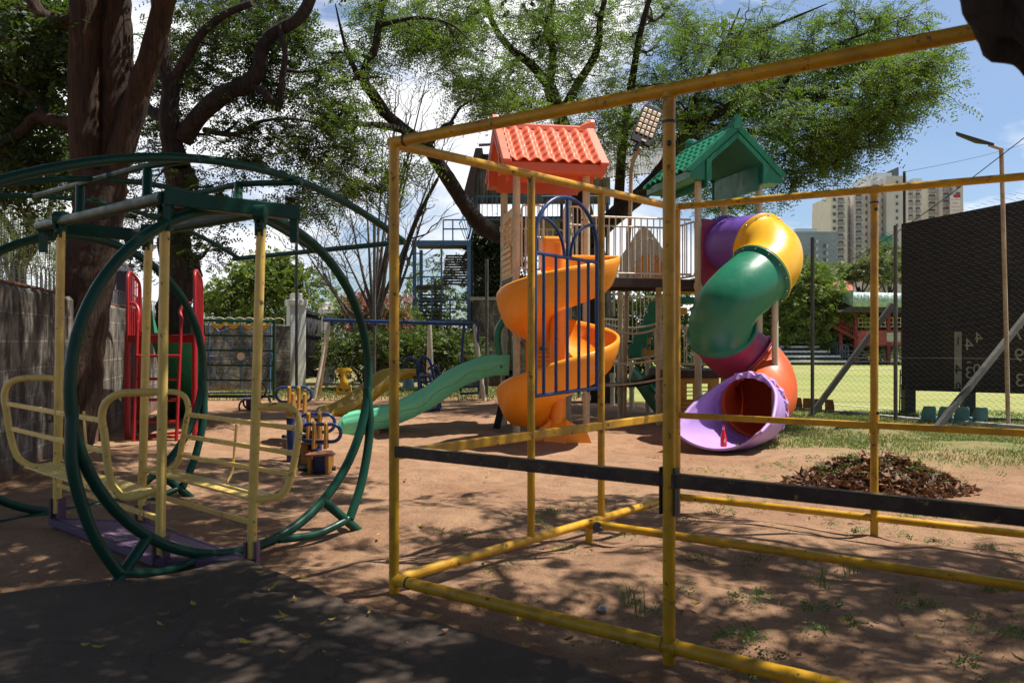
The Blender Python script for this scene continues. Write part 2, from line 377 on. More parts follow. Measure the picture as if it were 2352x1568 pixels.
# ------------------------------------------------------------------ ground, path, field
def make_ground():
    def axis(lo, hi, a, b, st):
        f = list(np.arange(a, b, st)); k = [b]; g = st
        while k[-1] < hi: g *= 1.35; k.append(k[-1]+g)
        p = [a]; g = st
        while p[-1] > lo: g *= 1.35; p.append(p[-1]-g)
        return np.array(p[::-1][:-1]+f+k)
    xs = axis(-1500, 1500, -7, 9, .07); ys = axis(-400, 2500, 1, 17, .07)
    X, Y = np.meshgrid(xs, ys)
    H = np.zeros_like(X); r2 = np.random.default_rng(3)
    for i in range(90):
        wl = r2.uniform(.22, 3) if i < 60 else r2.uniform(.2, .5); a = r2.uniform(0, 6.28); ph = r2.uniform(0, 6.28)
        H += .0062*wl**.9*np.sin((X*np.cos(a)+Y*np.sin(a))*6.28/wl+ph)*.5
    fade = np.clip((X+6.5)/1, 0, 1)*np.clip((8.5-X)/1, 0, 1)*np.clip((Y-1)/1, 0, 1)*np.clip((15.2-Y+np.clip(5-X, 0, 2))/1.5, 0, 1)
    H = np.clip(H, -.05, .045)*fade
    # bank of earth against the wall and hollows under the slides
    H += .16*np.exp(-(((X+4.6)/1.1)**2+((Y-9.0)/2.4)**2))
    H -= .05*np.exp(-(((X-2.9)/.7)**2+((Y-11)/.6)**2))
    H -= .04*np.exp(-(((X+.1)/.6)**2+((Y-11.3)/.5)**2))
    for px, py in ((-.694, 4.74), (.732, 3.75), (1.434, 7.0), (2.79, 6.21), (.58, 6.1), (-1.0, 5.4), (-2.46, 5.0), (-2.2, 6.8)): H += .035*np.exp(-(((X-px)**2+(Y-py)**2)/.13**2))
    V = np.stack([X, Y, H], -1).reshape(-1, 3); nx = len(xs); ny = len(ys)
    i = np.arange(nx-1); j = np.arange(ny-1); I, J = np.meshgrid(i, j); a = (J*nx+I).ravel()
    o = npobj('ground', V, np.stack([a, a+1, a+nx+1, a+nx], -1), M_ground, None, True); o['kind'] = 'structure'
make_ground()
pp = [(-6, 5.0), (-2.94, 4.62), (-2.53, 4.80), (-2.2, 4.93), (-1.98, 5.16), (-1.78, 5.36), (-1.55, 5.12), (-1.25, 4.84), (-.90, 4.45), (-.55, 4.22), (-.185, 4.0), (.15, 3.72), (.45, 3.5), (.9, 3.05), (1.5, 2.2), (2, 0), (2, -4), (-6, -4)]
rj = random.Random(2)
pts = []
for i in range(len(pp)-1):
    a, b_ = Vector(pp[i]), Vector(pp[i+1]); n = max(1, int((b_-a).length/.09)) if i < 13 else 1
    for k in range(n):
        q = a.lerp(b_, k/n); pts.append(q+Vector((rj.uniform(-.022, .022), rj.uniform(-.022, .022))) if i < 13 else q)
pts.append(Vector(pp[-1]))
m = MB(); m.prism([Vector((p.x, p.y, -.05)) for p in pts], (0, 0, .115))
tag(m.obj('path', M_path, bevel=.012), kind='structure')
m = MB(); m.add([(4.0, 18.4, .012), (5.2, 16.6, .012), (7.4, 15.6, .012), (12, 14.0, .012), (200, 10, .012), (200, 75, .012), (2.0, 75, .012), (2.0, 22, .012)], [tuple(range(8))])
tag(m.obj('sports_field', M_field), kind='structure')
m = MB()
for a, b_ in ((G(1815, 853), G(2060, 846)), (P(1860, 925, 19.5), P(2352, 985, 15.3))):
    a = Vector((a.x, a.y, .022)); b_ = Vector((b_.x, b_.y, .022)); m.bar(a, b_, .12 if a.y > 30 else .06, .006)
M_line = simple('white_line', (.8, .8, .76), .9, .1)
tag(m.obj('field_lines', M_line), kind='structure')
m = MB(); kp = [G(1790, 945), G(1880, 950), G(2000, 962), G(2120, 975), G(2300, 988), G(2500, 1005)]
for i in range(len(kp)-1): m.bar(kp[i]+Vector((0, .5, .02)), kp[i+1]+Vector((0, .5, .02)), .14, .12)
tag(m.obj('kerb', M_conc, bevel=.015), kind='structure')
# ------------------------------------------------------------------ yellow climbing frame in the foreground
A = Vector((-.694, 4.74, 0)); B = Vector((1.434, 7.0, 0)); d1 = Vector((.821, -.57, 0)); d2 = (Vector((3.05, 6.2, 0))-B)
d2 = Vector((G(2008, 1232).x, G(2008, 1232).y, 0))-B; d2n = d2.normalized()
cage = thing('climbing_frame', 'yellow tube climbing frame with a brown front bar standing on the dirt', 'climbing frame', A)
def zl(p, z): return Vector((p.x, p.y, z))
TOP, MID, LOW = 2.69, .855, .115
def cpost(p, r=.030, top=TOP, z0=-.08):
    m = MB(); m.tube([zl(p, z0), zl(p, top)], r, 16); m.obj('post', M_yel, cage)
C1 = A+d1*1.736; C2 = A+d1*3.25; Dn = B+d2n*2.0; D2 = B+d2n*4.2
for p in (A, C1, C2, B): cpost(p)
E1 = B+d2
cpost(E1, .029); cpost(D2)
def rail(name, a, b_, z, r=.030, mat=None, parent=None):
    m = MB(); m.tube([zl(a, z), zl(b_, z)], r, 16); return m.obj(name, mat or M_yel, cage)
rail('top_rail', A-d1*.03, C2, TOP-.02, .032); rail('top_rail', A, B, TOP-.03, .030); rail('top_rail', B, D2, TOP-.02, .029); rail('top_rail', C2, D2, TOP-.02)
def zslope(a, b_, za, zb, r): m = MB(); m.tube([zl(a, za), zl(b_, zb)], r, 14); m.obj('floor_rail', M_yel, cage)
zslope(A, C2, .10, .07, .034); zslope(A, B, .10, .155, .031); zslope(B, D2, .155, .12, .029)
J = A.lerp(B, .60)
zslope(J, C2+(D2-C2)*.55+Vector((.25, 0, 0)), .125, .09, .030)
m = MB(); m.tube([zl(J, -.06), zl(J, .13)], .028, 12); m.obj('foot', M_yel, cage)
m = MB(); m.bar(zl(A+d1*.02, MID), zl(C2, MID-.0), .045, .062); m.obj('square_bar', M_maroon, cage, bevel=.006)['label'] = 'dark brown square front bar with worn yellow top'
m = MB(); m.bar(zl(A+d1*.05, MID+.033), zl(C2, MID+.033), .041, .003); m.obj('worn_top', paint('worn_top_paint', (.12, .075, .04), .6, .9, (.34, .24, .09), (.04, .02, .015), 9), cage)
m = MB(); m.bar(zl(A, MID-.02), zl(B, MID+.005), .045, .06); m.obj('square_bar', M_yel, cage, bevel=.006)
m = MB(); m.bar(zl(B, MID+.005), zl(D2, MID-.01), .045, .05); m.obj('square_bar', M_yel, cage, bevel=.006)
def weld(p, z, t, r):
    m = MB(); t = Vector(t).normalized(); u = t.orthogonal().normalized(); v = t.cross(u); n_ = 22
    m.tube([zl(p, z)+(u*math.cos(6.283*k/n_)+v*math.sin(6.283*k/n_))*r*(1+.03*math.sin(k*2.4)) for k in range(n_)], .0055, 6, loop=True); m.obj('weld', M_yel, cage)
ab0 = (B-A).normalized()
for p_, z_, t_ in ((A+d1*.034, .10, d1), (A+ab0*.034, .10, ab0), (C1-d1*.034, .087, d1), (C1+d1*.034, .083, d1), (J+(C2-J).normalized()*.03, .125, C2-J)): weld(p_, z_, t_, .035)
weld(C1, TOP-.055, (0, 0, 1), .032); weld(E1, TOP-.05, (0, 0, 1), .031)
nrm = Vector((-d1.y, d1.x, 0)).normalized()
m = MB(); c = C1
for s_ in (-1, 1):
    q = c+d1*.036*s_; m.box(zl(q, MID-.05), (.008, .05, .22), math.atan2(d1.y, d1.x))
m.obj('clamp_plate', M_black, cage)
ab = (B-A).normalized()
def on_ab(px):
    k = (px-CX)/F; t = (A.x-k*A.y)/(k*(B-A).y-(B-A).x); return A+(B-A)*t
g1, g2 = on_ab(1220), on_ab(1381)
for p in (g1, g2):
    m = MB(); m.tube([zl(p, .11), zl(p, TOP-.03)], .027, 14); m.obj('post', M_yel, cage)
for p, z, dd in ((A, TOP-.02, d1*.13), (C1, TOP-.28, nrm*-.033), (E1, TOP-.18, Vector((-.02, -.03, 0))), (A, .10, d1*.15), (J, .125, (C2-J).normalized()*.15), (E1, MID+.1, Vector((-.01, -.035, 0))), (B, .15, d2n*.15), (B, TOP-.02, d2n*.12)):
    m = MB(); m.ball(zl(p+dd, z)+Vector((.01, -.026, .0)), .014, 6); m.obj('bolt', M_dark, cage)
for p, z, dd in ((A, TOP-.02, d1*.09), (A, .10, d1*.11), (J, .125, (C2-J).normalized()*.12), (C1, TOP-.17, None), (E1, TOP-.12, None)):
    m = MB()
    if dd is None: m.tube([zl(p, z-.006), zl(p, z+.006)], .0335, 16)
    else: t = dd.normalized(); m.tube([zl(p+dd-t*.006, z), zl(p+dd+t*.006, z)], .0365, 16)
    m.obj('joint_ring', M_dark, cage)
for z in (MID-.03, MID+.07):
    m = MB(); m.tube([zl(E1, z-.03), zl(E1, z+.03)], .037, 14); m.obj('collar', M_yel, cage)
# blue arched gate panel hung between two posts of the frame
k1, k2 = on_ab(1229), on_ab(1371)
def gp(s, z): return zl(k1.lerp(k2, s), z)
Ym = (k1.y+k2.y)/2
def zz(y): return CZ+(HY-y)/F*Ym
arch = [gp(.5-.5*math.cos(a), zz(560)+(zz(455)-zz(560))*math.sin(a)) for a in np.linspace(0, math.pi, 22)]
r_ = .0135
def gpart(name, pts, r=r_):
    m = MB(); m.tube(pts, r, 10); return m.obj(name, M_blue, gpanel)
m = MB(); m.tube([gp(0, zz(903))]+arch+[gp(1, zz(903))], .0155, 10); gpanel = m.obj('blue_panel', M_blue, cage)
gpanel['label'] = 'navy blue barred panel with an arched top'
gpart('cross_bar', [gp(0, zz(590)), gp(1, zz(596))]); gpart('cross_bar', [gp(0, zz(905)), gp(1, zz(896))], .014)
for s_ in (.13, .32, .5, .69, .85): gpart('bar', [gp(s_, zz(905)), gp(s_, zz(592) if s_ != .5 else zz(457))], .0125)
for q in (0, 1):
    e = [gp(.5+(.05+.40*(1-math.cos(a)))*(1 if q else -1), zz(590)+(zz(508)-zz(590))*math.sin(a)) for a in np.linspace(0, math.pi/2, 10)]
    gpart('curved_bar', e, .012)
for z in (zz(618), zz(865), zz(895)):
    m = MB(); m.box(gp(1.04, z), (.03, .03, .035)); m.obj('hinge', M_yel, gpanel)

# ------------------------------------------------------------------ green ring swing frame
U = Vector((.588, .809, 0)); AX = Vector((-.809, .588, 0)); RC = Vector((-1.88, 5.66, 0))
def Fp(s, d, z): return RC+U*s+AX*d+Vector((0, 0, z))
frame = thing('ring_stand', 'dark green steel swing frame of two big rings under a bare canopy', 'swing frame', RC)
RR, RZ = 1.19, 1.225
for d in (0, 2.33):
    m = MB(); m.tube([Fp(RR*math.cos(a), d, RZ+RR*math.sin(a)) for a in np.linspace(0, 2*math.pi, 73)[:-1]], .036, 14, loop=True); m.obj('ring', M_dgreen, frame)
    for sg in (-1, 1):
        pts = spline([Fp(sg*RR*.985, d, RZ-.10), Fp(sg*1.185, d-.02, RZ-.45), Fp(sg*1.08, d-.04, RZ-.85), Fp(sg*.93, d-.06, .10)], 6)
        m = MB(); m.tube(pts, .036, 12); m.obj('leg', M_dgreen, frame)
        m = MB(); m.tube(spline([Fp(sg*.92, d-.06, .10), Fp(sg*.62, d-.04, .035), Fp(sg*.28, d-.01, .055)], 6), .030, 10); m.obj('brace', M_dgreen, frame)
        m = MB(); m.tube([Fp(sg*.70, d, .28), Fp(sg*1.06, d-.09, -.06)], .036, 12); m.obj('strut', M_dgreen, frame)
bl, br_ = P(375, 455, 5.17), P(686, 491, 5.65)
kl, kr = P(90, 521, 6.6), P(305, 540, 6.75)
for a, b_ in ((bl, br_), (kl, kr)):
    m = MB(); m.bar(a, b_, .07, .10); m.obj('cross_beam', M_dgreen, frame, bevel=.006)
    t = (b_-a).normalized()
    for q in (a+t*.03, b_-t*.03):
        m = MB(); m.bar(q+Vector((0, 0, -.05)), q+Vector((0, 0, -.21)), .05, .05, (0, 1, 0)); m.obj('bracket', M_dgreen, frame)
for a, b_ in ((bl, kl), (br_+Vector((-.13, -.05, .02)), kr)):
    m = MB(); m.tube([a, b_], .042, 14); m.obj('long_beam', M_dgreen, frame)
def archz(s): return 2.36+.375*(1-(s/1.6)**2) if abs(s) < 1.6 else 2.36
for d in (0, 1.17, 2.33):
    m = MB(); m.tube([Fp(s, d, archz(s)) for s in np.linspace(-1.59, 1.59, 26)], .030 if d == 0 else .022, 10); m.obj('canopy_arch', M_dgreen, frame)
for s in (-1.59, 1.59):
    m = MB(); m.tube([Fp(s, -.03, 2.355), Fp(s, 2.4, 2.355)], .024, 8); m.obj('eave_tube', M_dgreen, frame)
pur = spline([P(81, 451, 6.6), P(180, 425, 6.1), P(230, 410, 5.9), P(253, 404, 5.8)], 4)+spline([P(254, 404, 5.8), P(336, 383, 5.5), P(459, 365, 5.35)], 4)
m = MB(); m.tube(pur, .024, 8); m.obj('purlin', M_dgreen, frame)
m = MB(); m.tube(spline([P(438, 448, 6.4), P(485, 439, 6.3), P(556, 424, 6.1), P(694, 420, 5.95)], 4), .024, 8); m.obj('purlin', M_dgreen, frame)
for a, b_ in ((P(339, 392, 5.5), P(337, 464, 5.4)), (P(184, 430, 6.1), P(183, 498, 6.05)), (P(547, 425, 6.1), P(548, 470, 5.9))):
    m = MB(); m.tube([a, b_], .032, 10); m.obj('canopy_post', M_dgreen, frame)

# yellow gondola hanging in it
gon = thing('gondola_swing', 'pale yellow gondola swing with two facing slatted benches hung in the green frame', 'gondola swing', (-2.6, 5.8, .1))
Ys = (6.3, 6.45, 5.3, 5.4)
tops = [(140, 533), (341, 562), (379, 497), (600, 527)]; bots = [(131, 1178), (325, 1193), (368, 1272), (577, 1282)]
for (tx, ty), (bx, by), Y in zip(tops, bots, Ys):
    m = MB(); m.tube([P(tx, ty, Y), P(bx, by, Y)], .0315, 14); m.obj('post', M_cream, gon)
    m = MB(); q = P(tx, ty, Y); m.box(q+Vector((.015, .0, .045)), (.012, .09, .19)); m.box(q+Vector((-.025, .0, .045)), (.012, .09, .19)); m.ball(q+Vector((0, -.03, -.0)), .028, 6)
    m.tube([q+Vector((-.04, 0, .1)), q+Vector((.03, 0, .1))], .062, 14); m.obj('hanger', M_dgreen, gon)
    m = MB(); q = P(bx, by, Y); m.box(q+Vector((-.03, .0, .03)), (.014, .09, .17)); m.box(q+Vector((.04, .0, .03)), (.014, .09, .17)); m.obj('foot_clamp', M_purple, gon)
def barch(pts, Y, r=.025):
    m = MB(); m.tube(spline([P(x, y, Y+dy) for x, y, dy in pts], 6), r, 12); return m
bench = barch([(137, 872, 0), (95, 868, 0), (45, 871, 0), (18, 885, 0), (10, 912, 0), (16, 950, 0), (25, 1005, 0), (42, 1052, 0), (80, 1072, 0), (128, 1066, .05)], 6.3).obj('bench', M_cream, gon)
bench['label'] = 'left bench with its back towards the stone wall'
barch([(371, 900, 0), (325, 902, 0), (278, 905, 0), (246, 922, 0), (234, 955, 0), (240, 1000, 0), (250, 1085, 0), (266, 1125, 0), (295, 1144, 0), (365, 1126, 0)], 5.3).obj('arm', M_cream, bench)
def slat(par, a, Ya, b_, Yb, wx=.03, wz=.028):
    m = MB(); m.bar(P(*a, Ya), P(*b_, Yb), wx, wz); m.obj('slat', M_cream, par, bevel=.006)
slat(bench, (14, 927), 6.3, (236, 967), 5.3, .025, .035); slat(bench, (24, 984), 6.3, (242, 1037), 5.3, .025, .035)
for k in range(7):
    f = k/6; slat(bench, (62+66*f, 1072-9*f), 6.3+.04*f, (272+88*f, 1142-12*f), 5.3, .042, .02)
slat(bench, (131, 1113), 6.3, (368, 1192), 5.3, .03, .035)
bench2 = barch([(328, 906, 0), (365, 902, 0), (400, 901, 0), (424, 912, 0), (433, 938, 0), (428, 965, 0), (418, 1020, 0), (408, 1062, 0), (385, 1079, 0), (333, 1081, 0)], 6.45, .023).obj('bench', M_cream, gon)
bench2['label'] = 'right bench with its back towards the spring rockers'
barch([(580, 938, 0), (615, 934, 0), (652, 934, 0), (676, 945, 0), (687, 972, 0), (684, 1010, 0), (676, 1060, 0), (664, 1110, 0), (640, 1141, 0), (582, 1148, 0)], 5.4).obj('arm', M_cream, bench2)
slat(bench2, (428, 952), 6.45, (684, 985), 5.4, .025, .035); slat(bench2, (423, 1002), 6.45, (677, 1042), 5.4, .025, .035); slat(bench2, (415, 1046), 6.45, (666, 1090), 5.4, .025, .03)
for k in range(6):
    f = k/5; slat(bench2, (334+46*f, 1081-1.5*f), 6.45, (585+55*f, 1147-6*f), 5.4, .042, .02)
slat(bench2, (325, 1128), 6.45, (577, 1200), 5.4, .03, .035)
q = [P(118, 1197, 6.28), P(338, 1207, 6.42), P(588, 1296, 5.38), P(357, 1290, 5.28)]
plat = MB(); M_pslat = paint('worn_purple_slat', (.20, .13, .24), .5, .5, (.14, .09, .07), (.10, .06, .04), 7)
for i in range(4): plat.bar(q[i], q[(i+1) % 4], .045, .05)
plat = plat.obj('platform', M_purple, gon, bevel=.004)
for k in range(1, 12):
    f = k/12; m = MB(); m.bar(q[0].lerp(q[1], f)+Vector((0, 0, .012)), q[3].lerp(q[2], f)+Vector((0, 0, .012)), .034, .018); m.obj('slat', M_pslat, plat)
m = MB(); m.tube(spline([P(192, 945, 5.9), P(197, 1010, 5.85), P(205, 1070, 5.8), P(222, 1105, 5.75)], 5), .010, 6); m.obj('brace_rod', M_cream, bench)
m = MB(); m.tube(spline([P(543, 975, 5.95), P(538, 1040, 5.95), P(533, 1085, 5.95), P(520, 1110, 5.9)], 5), .010, 6); m.obj('brace_rod', M_cream, bench2)
# ------------------------------------------------------------------ the big play structure
play = thing('play_structure', 'big plastic and steel play structure with red and green tiled roofs and slides', 'playground set', (1.8, 14.2, 0))
T1, A1, T2, A2 = Vector((.555, 14.1, 0)), R(10.6), Vector((3.67, 14.8, 0)), R(-74.6)
def tw(c, a, x, y, z=0): return Vector((c.x+x*math.cos(a)-y*math.sin(a), c.y+x*math.sin(a)+y*math.cos(a), z))
DZ = 2.55
def pp_post(p, top, r=.058, base=-.1, mat=None, collars=()):
    m = MB(); m.tube([zl(p, base), zl(p, top)], r, 14)
    for z in collars: m.tube([zl(p, z-.045), zl(p, z+.045)], r+.016, 14); m.box(zl(p, z)+Vector((.0, -r-.02, 0)), (.035, .03, .05))
    return m.obj('post', mat or M_beige, play)
for c, a in ((T1, A1), (T2, A2)):
    for x in (-.6, .6):
        for y in (-.6, .6): pp_post(tw(c, a, x, y), 4.35, .062, collars=(DZ-.08, DZ+.98, .55, 1.55))
def roof(c, a, mt, lab):
    Lh = .86
    def w(x, y, z): return tw(c, a, x, y, 4.42+z)
    prof = [(-.9, 0), (0, .80), (.9, 0), (.9, -.14), (.52, -.14), (.52, .20), (0, .64), (-.52, .20), (-.52, -.14), (-.9, -.14)]
    m = MB(); n = len(prof)
    m.loft([[w(x, y, z) for y, z in prof] for x in (-Lh, Lh)], True, False, False)
    for x, s in ((-Lh, 1), (Lh, -1)):       # gable rings as quads
        P_ = [w(x, y, z) for y, z in prof]
        for q in ((0, 1, 6, 7), (1, 2, 5, 6), (2, 3, 4, 5), (7, 8, 9, 0)): pass
        m.add(P_, [(0, 1, 6, 7), (1, 2, 5, 6), (2, 3, 4, 5), (0, 7, 8, 9)])
    # closed bottom box under the ridge is open, end gable rims stand proud
    o = m.obj('roof', mt, play, bevel=.012); o['label'] = lab
    for sg in (-1, 1):
        nx, ny = 96, 48; rows = []
        for j in range(ny+1):
            v = j/ny; row = []
            for i in range(nx+1):
                u = i/nx; x = (-Lh+.10)+(2*Lh-.20)*u
                cf = (v*5.999) % 1
                h = .030*math.cos(u*7*2*math.pi)+.030*cf-.012
                y = (.06+.86*v); z = .80-.8*(y/.9)
                row.append(w(x, sg*(y+h*.66), z+h*.75+.045))
            rows.append(row)
        t = MB(); vs = [p for r0 in rows for p in r0]; k = nx+1
        t.add(vs, [(j*k+i, j*k+i+1, (j+1)*k+i+1, (j+1)*k+i) for j in range(ny) for i in range(nx)], True)
        t.obj('tiles', mt, o, solid=.018)
        for x in (-Lh, Lh):
            t = MB(); xi = x*.955; t.prism([w(xi-x*.085, sg*y, z) for y, z in ((0, .74), (.86, -.02), (.965, -.02), (.965, .03), (0, .895))], w(xi+x*.085, 0, 0)-w(xi-x*.085, 0, 0))
            t.obj('gable_board', mt, o, bevel=.012)
    t = MB(); rr = []
    for x, h in ((-Lh-.05, .20), (-Lh+.02, .20), (-Lh+.12, .14), (-Lh+.22, .075), (0, .07), (Lh-.22, .075), (Lh-.12, .14), (Lh-.02, .20), (Lh+.05, .20)):
        rr.append([w(x, -.085, .76), w(x, -.07, .80+h*.7), w(x, -.03, .80+h), w(x, .03, .80+h), w(x, .07, .80+h*.7), w(x, .085, .76)])
    t.loft(rr, True, True, False); t.obj('ridge_cap', mt, o, bevel=.01)
    for sg in (-1, 1):
        t = MB(); t.box(w(0, sg*.505, -.05), (1.5, .03, .40), a); t.obj('skirt', mt, o)
        for x in (-Lh, Lh):
            t = MB(); xi = x*1.0; t.prism([w(xi, sg*y, z) for y, z in ((0, .60), (0, .70), (.60, .18), (.60, -.16), (.50, -.16), (.50, .17))], w(x*.04, 0, 0)-w(0, 0, 0)); t.obj('gable_trim', mt, o, bevel=.006)
roof(T1, A1, M_redroof, 'coral red tiled roof'); roof(T2, A2, M_groof, 'dark green tiled roof')
def deck(c, a, z, sx=1.24, sy=1.24, name='deck'):
    m = MB(); m.box(zl(c, z), (sx, sy, .06), a)
    for x in (-1, 1): m.box(tw(c, a, x*(sx/2+.012), 0, z-.03), (.03, sy, .14), a); m.box(tw(c, a, 0, x*(sy/2+.012), z-.03), (sx, .03, .14), a)
    return m.obj(name, M_brownsteel, play)
deck(T1, A1, DZ); deck(T2, A2, DZ)
def fence_rail(a, b_, z0, z1, n, mt=None, r=.018, rb=.011, curved=0, name='guard_rail', endloop=True):
    a = Vector(a); b_ = Vector(b_); m = MB()
    if endloop:
        t = (b_-a).normalized()*.07
        m.tube([zl(a, z0+.07), zl(a, z1-.07), zl(a+t*.4, z1-.015), zl(a+t, z1), zl(b_-t, z1), zl(b_-t*.4, z1-.015), zl(b_, z1-.07), zl(b_, z0+.07), zl(b_-t*.4, z0+.015), zl(b_-t, z0), zl(a+t, z0), zl(a+t*.4, z0+.015)], r, 8, loop=True)
    else: m.tube([zl(a, z0), zl(b_, z0)], r, 8); m.tube([zl(a, z1), zl(b_, z1)], r, 8)
    o = m.obj(name, mt or M_white, play)
    for k in range(n):
        f = (k+1)/(n+1); q = a.lerp(b_, f); m = MB(); m.tube([zl(q, z0), zl(q, z1)], rb, 6); m.obj('baluster', mt or M_white, o)
    return o
f0, f1 = tw(T1, A1, -.52, -.62), tw(T1, A1, .52, -.62)
fence_rail(f0, f0.lerp(f1, .36), DZ+.15, DZ+1.22, 4); fence_rail(f1.lerp(f0, .30), f1, DZ+.15, DZ+1.22, 3)
fence_rail(tw(T1, A1, -.52, .62), tw(T1, A1, .52, .62), DZ+.1, DZ+1.0, 9)
# tan window panel on the left side of the red tower
def wpanel(c, a, x0, y0, x1, y1, z0, z1, mt, name, lab, win=True):
    a0 = tw(c, a, x0, y0); a1 = tw(c, a, x1, y1); t = (a1-a0); l = t.length; ang = math.atan2(t.y, t.x); mid = (a0+a1)/2; H = z1-z0
    m = MB(); fr = .1
    nrm_ = Vector((t.y, -t.x, 0)).normalized()
    def bx(u0, u1, w0, w1, d=.05, off=0): m.box(zl(a0+t*((u0+u1)/2)+nrm_*off, z0+H*(w0+w1)/2), (l*(u1-u0), d, H*(w1-w0)), ang)
    wu0, wu1, ww0, ww1 = .25, .75, .5, .84
    bx(0, 1, 0, ww0); bx(0, 1, ww1, .96); bx(0, wu0, ww0, ww1); bx(wu1, 1, ww0, ww1); bx(.04, .96, .96, 1.0)
    for k in range(5): bx(.06, .94, .05+k*.085, .05+k*.085+.062, .03, .03+.004*k)
    for k in range(1, 3): u = wu0+(wu1-wu0)*k/3; bx(u-.02, u+.02, ww0, ww1, .03)
    for k in range(1, 4): q = ww0+(ww1-ww0)*k/4; bx(wu0, wu1, q-.012, q+.012, .034)
    for k in range(3): bx(.03, .20, ww0+.02+k*.1, ww0+.09+k*.1, .03, .03); bx(.80, .97, ww0+.02+k*.1, ww0+.09+k*.1, .03, .03)
    bx(wu0-.05, wu1+.05, ww1, ww1+.03, .03, .035); bx(wu0-.05, wu1+.05, ww0-.03, ww0, .03, .035)
    o = m.obj(name, mt, play, bevel=.008); o['label'] = lab; return o
wpanel(T1, A1, -.62, .50, -.62, -.50, DZ+.02, DZ+1.2, M_bpanel, 'window_panel', 'tan panel with a small lattice window')
# walkway between the towers
wa, wb = tw(T1, A1, .62, .0), tw(T2, A2, -.0, -.62)
m = MB(); m.bar(zl(wa, DZ-.01), zl(wb, DZ-.01), 1.05, .07)
tv = (wb-wa).normalized(); nv = Vector((-tv.y, tv.x, 0))
for s_ in (-1, 1): m.bar(zl(wa+nv*.53*s_, DZ-.04), zl(wb+nv*.53*s_, DZ-.04), .04, .15)
m.obj('walkway', M_brownsteel, play)
fence_rail(wa-nv*.52+tv*.05, wb-nv*.52-tv*.05, DZ+.12, DZ+1.08, 15, endloop=False); fence_rail(wa+nv*.52, wb+nv*.52, DZ+.12, DZ+1.08, 15, endloop=False)
fence_rail(tw(T2, A2, .55, -.63), tw(T2, A2, -.55, -.63), DZ+.1, DZ+1.05, 6)
# slab climbing posts and lower decks behind
for x, y, top in ((1425, 959, DZ), (1407, 931, .95), (1451, 941, .98), (1488, 948, 1.9), (1513, 975, DZ), (1642, 948, 1.0), (1519, 950, 1.5), (1410, 880, 3.6)):
    q = G(x, y); q.z = 0; pp_post(q, top, .055, collars=(top-.25, .5))
L1 = P(1605, 855, 14.9); L1 = Vector((L1.x, L1.y, 0)); deck(L1, R(8), .95, 1.5, 1.1)
L2 = P(1390, 880, 17.2); deck(Vector((L2.x-.4, L2.y, 0)), 0, .95, 1.0, 1.0)
fence_rail(L1+Vector((-.62, -.58, 0)), L1+Vector((.45, -.6, 0)), 1.1, 1.75, 7); fence_rail(L1+Vector((-.7, .6, 0)), L1+Vector((.7, .6, 0)), 1.05, 1.75, 9)
for a, b_, z0, z1, n in ((P(1425, 800, 17.5), P(1515, 800, 18.2), 1.5, 2.5, 9), (P(1385, 800, 17.6), P(1440, 800, 19), 1.05, 2.0, 7), (P(1440, 800, 16.5), P(1500, 800, 15.6), 2.6, 2.6+.9, 8)):
    a.z = b_.z = 0; fence_rail(a, b_, z0, z1, n, endloop=True)
wpanel(L1, R(8), -.62, -.50, .18, -.50, .06, .88, M_ypanel, 'window_panel', 'weathered yellow panel under the low deck')
# hanging plank bridge and its slack hand rails
ba, bb = P(1405, 886, 15.6), P(1552, 858, 14.6)
bridge = MB(); bridge.tube([ba+(bb-ba)*f+Vector((0, -.0, -.10*math.sin(math.pi*f))) for f in np.linspace(0, 1, 12)], .02, 6)
bridge = bridge.obj('bridge', M_dark, play)
for k in range(8):
    f0_, f1_ = k/8+.008, (k+1)/8-.008
    pa = ba+(bb-ba)*f0_+Vector((0, 0, -.10*math.sin(math.pi*f0_)+.02)); pb = ba+(bb-ba)*f1_+Vector((0, 0, -.10*math.sin(math.pi*f1_)+.02))
    m = MB(); m.bar(pa+Vector((0, .3, 0)), pb+Vector((0, .3, 0)), .8, .035); m.obj('plank', M_brownsteel, bridge)
for y0, y1, sag, dy in ((752, 745, 18, 0), (835, 822, 6, 0), (886, 868, 4, 0), (745, 735, 14, .9), (825, 810, 8, .9)):
    p0, p1 = P(1392, y0, 15.3+dy), P(1535, y1, 14.4+dy)
    m = MB(); m.tube([p0.lerp(p1, f)+Vector((0, 0, -sag/F*15*math.sin(math.pi*f))) for f in np.linspace(0, 1, 14)], .020, 8); m.obj('hand_rail', M_white, bridge)
# stepped arch climber in green and yellow blocks
cl = None
for k, (x, y) in enumerate([(1462, 806), (1474, 783), (1486, 760), (1498, 736), (1508, 708)]):
    for s_, mt in ((0, M_gtube), (1, M_ypanel)):
        m = MB(); c = P(x+8*s_, y-6*s_, 16.4+.135*s_+.02*k)
        prof = [Vector((c.x-.09+.09*math.cos(a), c.y, c.z+.14*math.sin(a))) for a in np.linspace(math.pi/2, 3*math.pi/2, 8)]+[Vector((c.x+.12, c.y, c.z-.14)), Vector((c.x+.12, c.y, c.z+.14))]
        m.prism(prof, (0, .12, 0)); m.obj('climber_block', mt, play, bevel=.02)
for k in range(7):
    x, y = 1475+17*k, 812-24*k
    m = MB(); c = P(min(x, 1582), y, 16.9); m.box(c, (.55, .5, .14)); m.obj('climber_step', M_gtube if k % 2 else M_ypanel, play, bevel=.02)
c = P(1480, 575, 17); m = MB()
m.prism([c+Vector((x, 0, z)) for x, z in ((-.55, -.72), (-.50, -.15), (-.32, .12), (-.12, .42), (0, .52), (.14, .40), (.34, .12), (.50, -.15), (.56, -.72))], (0, .1, 0)); m.obj('arch_panel', plastic('cream_plastic', (.70, .62, .47), .45), play, bevel=.03)
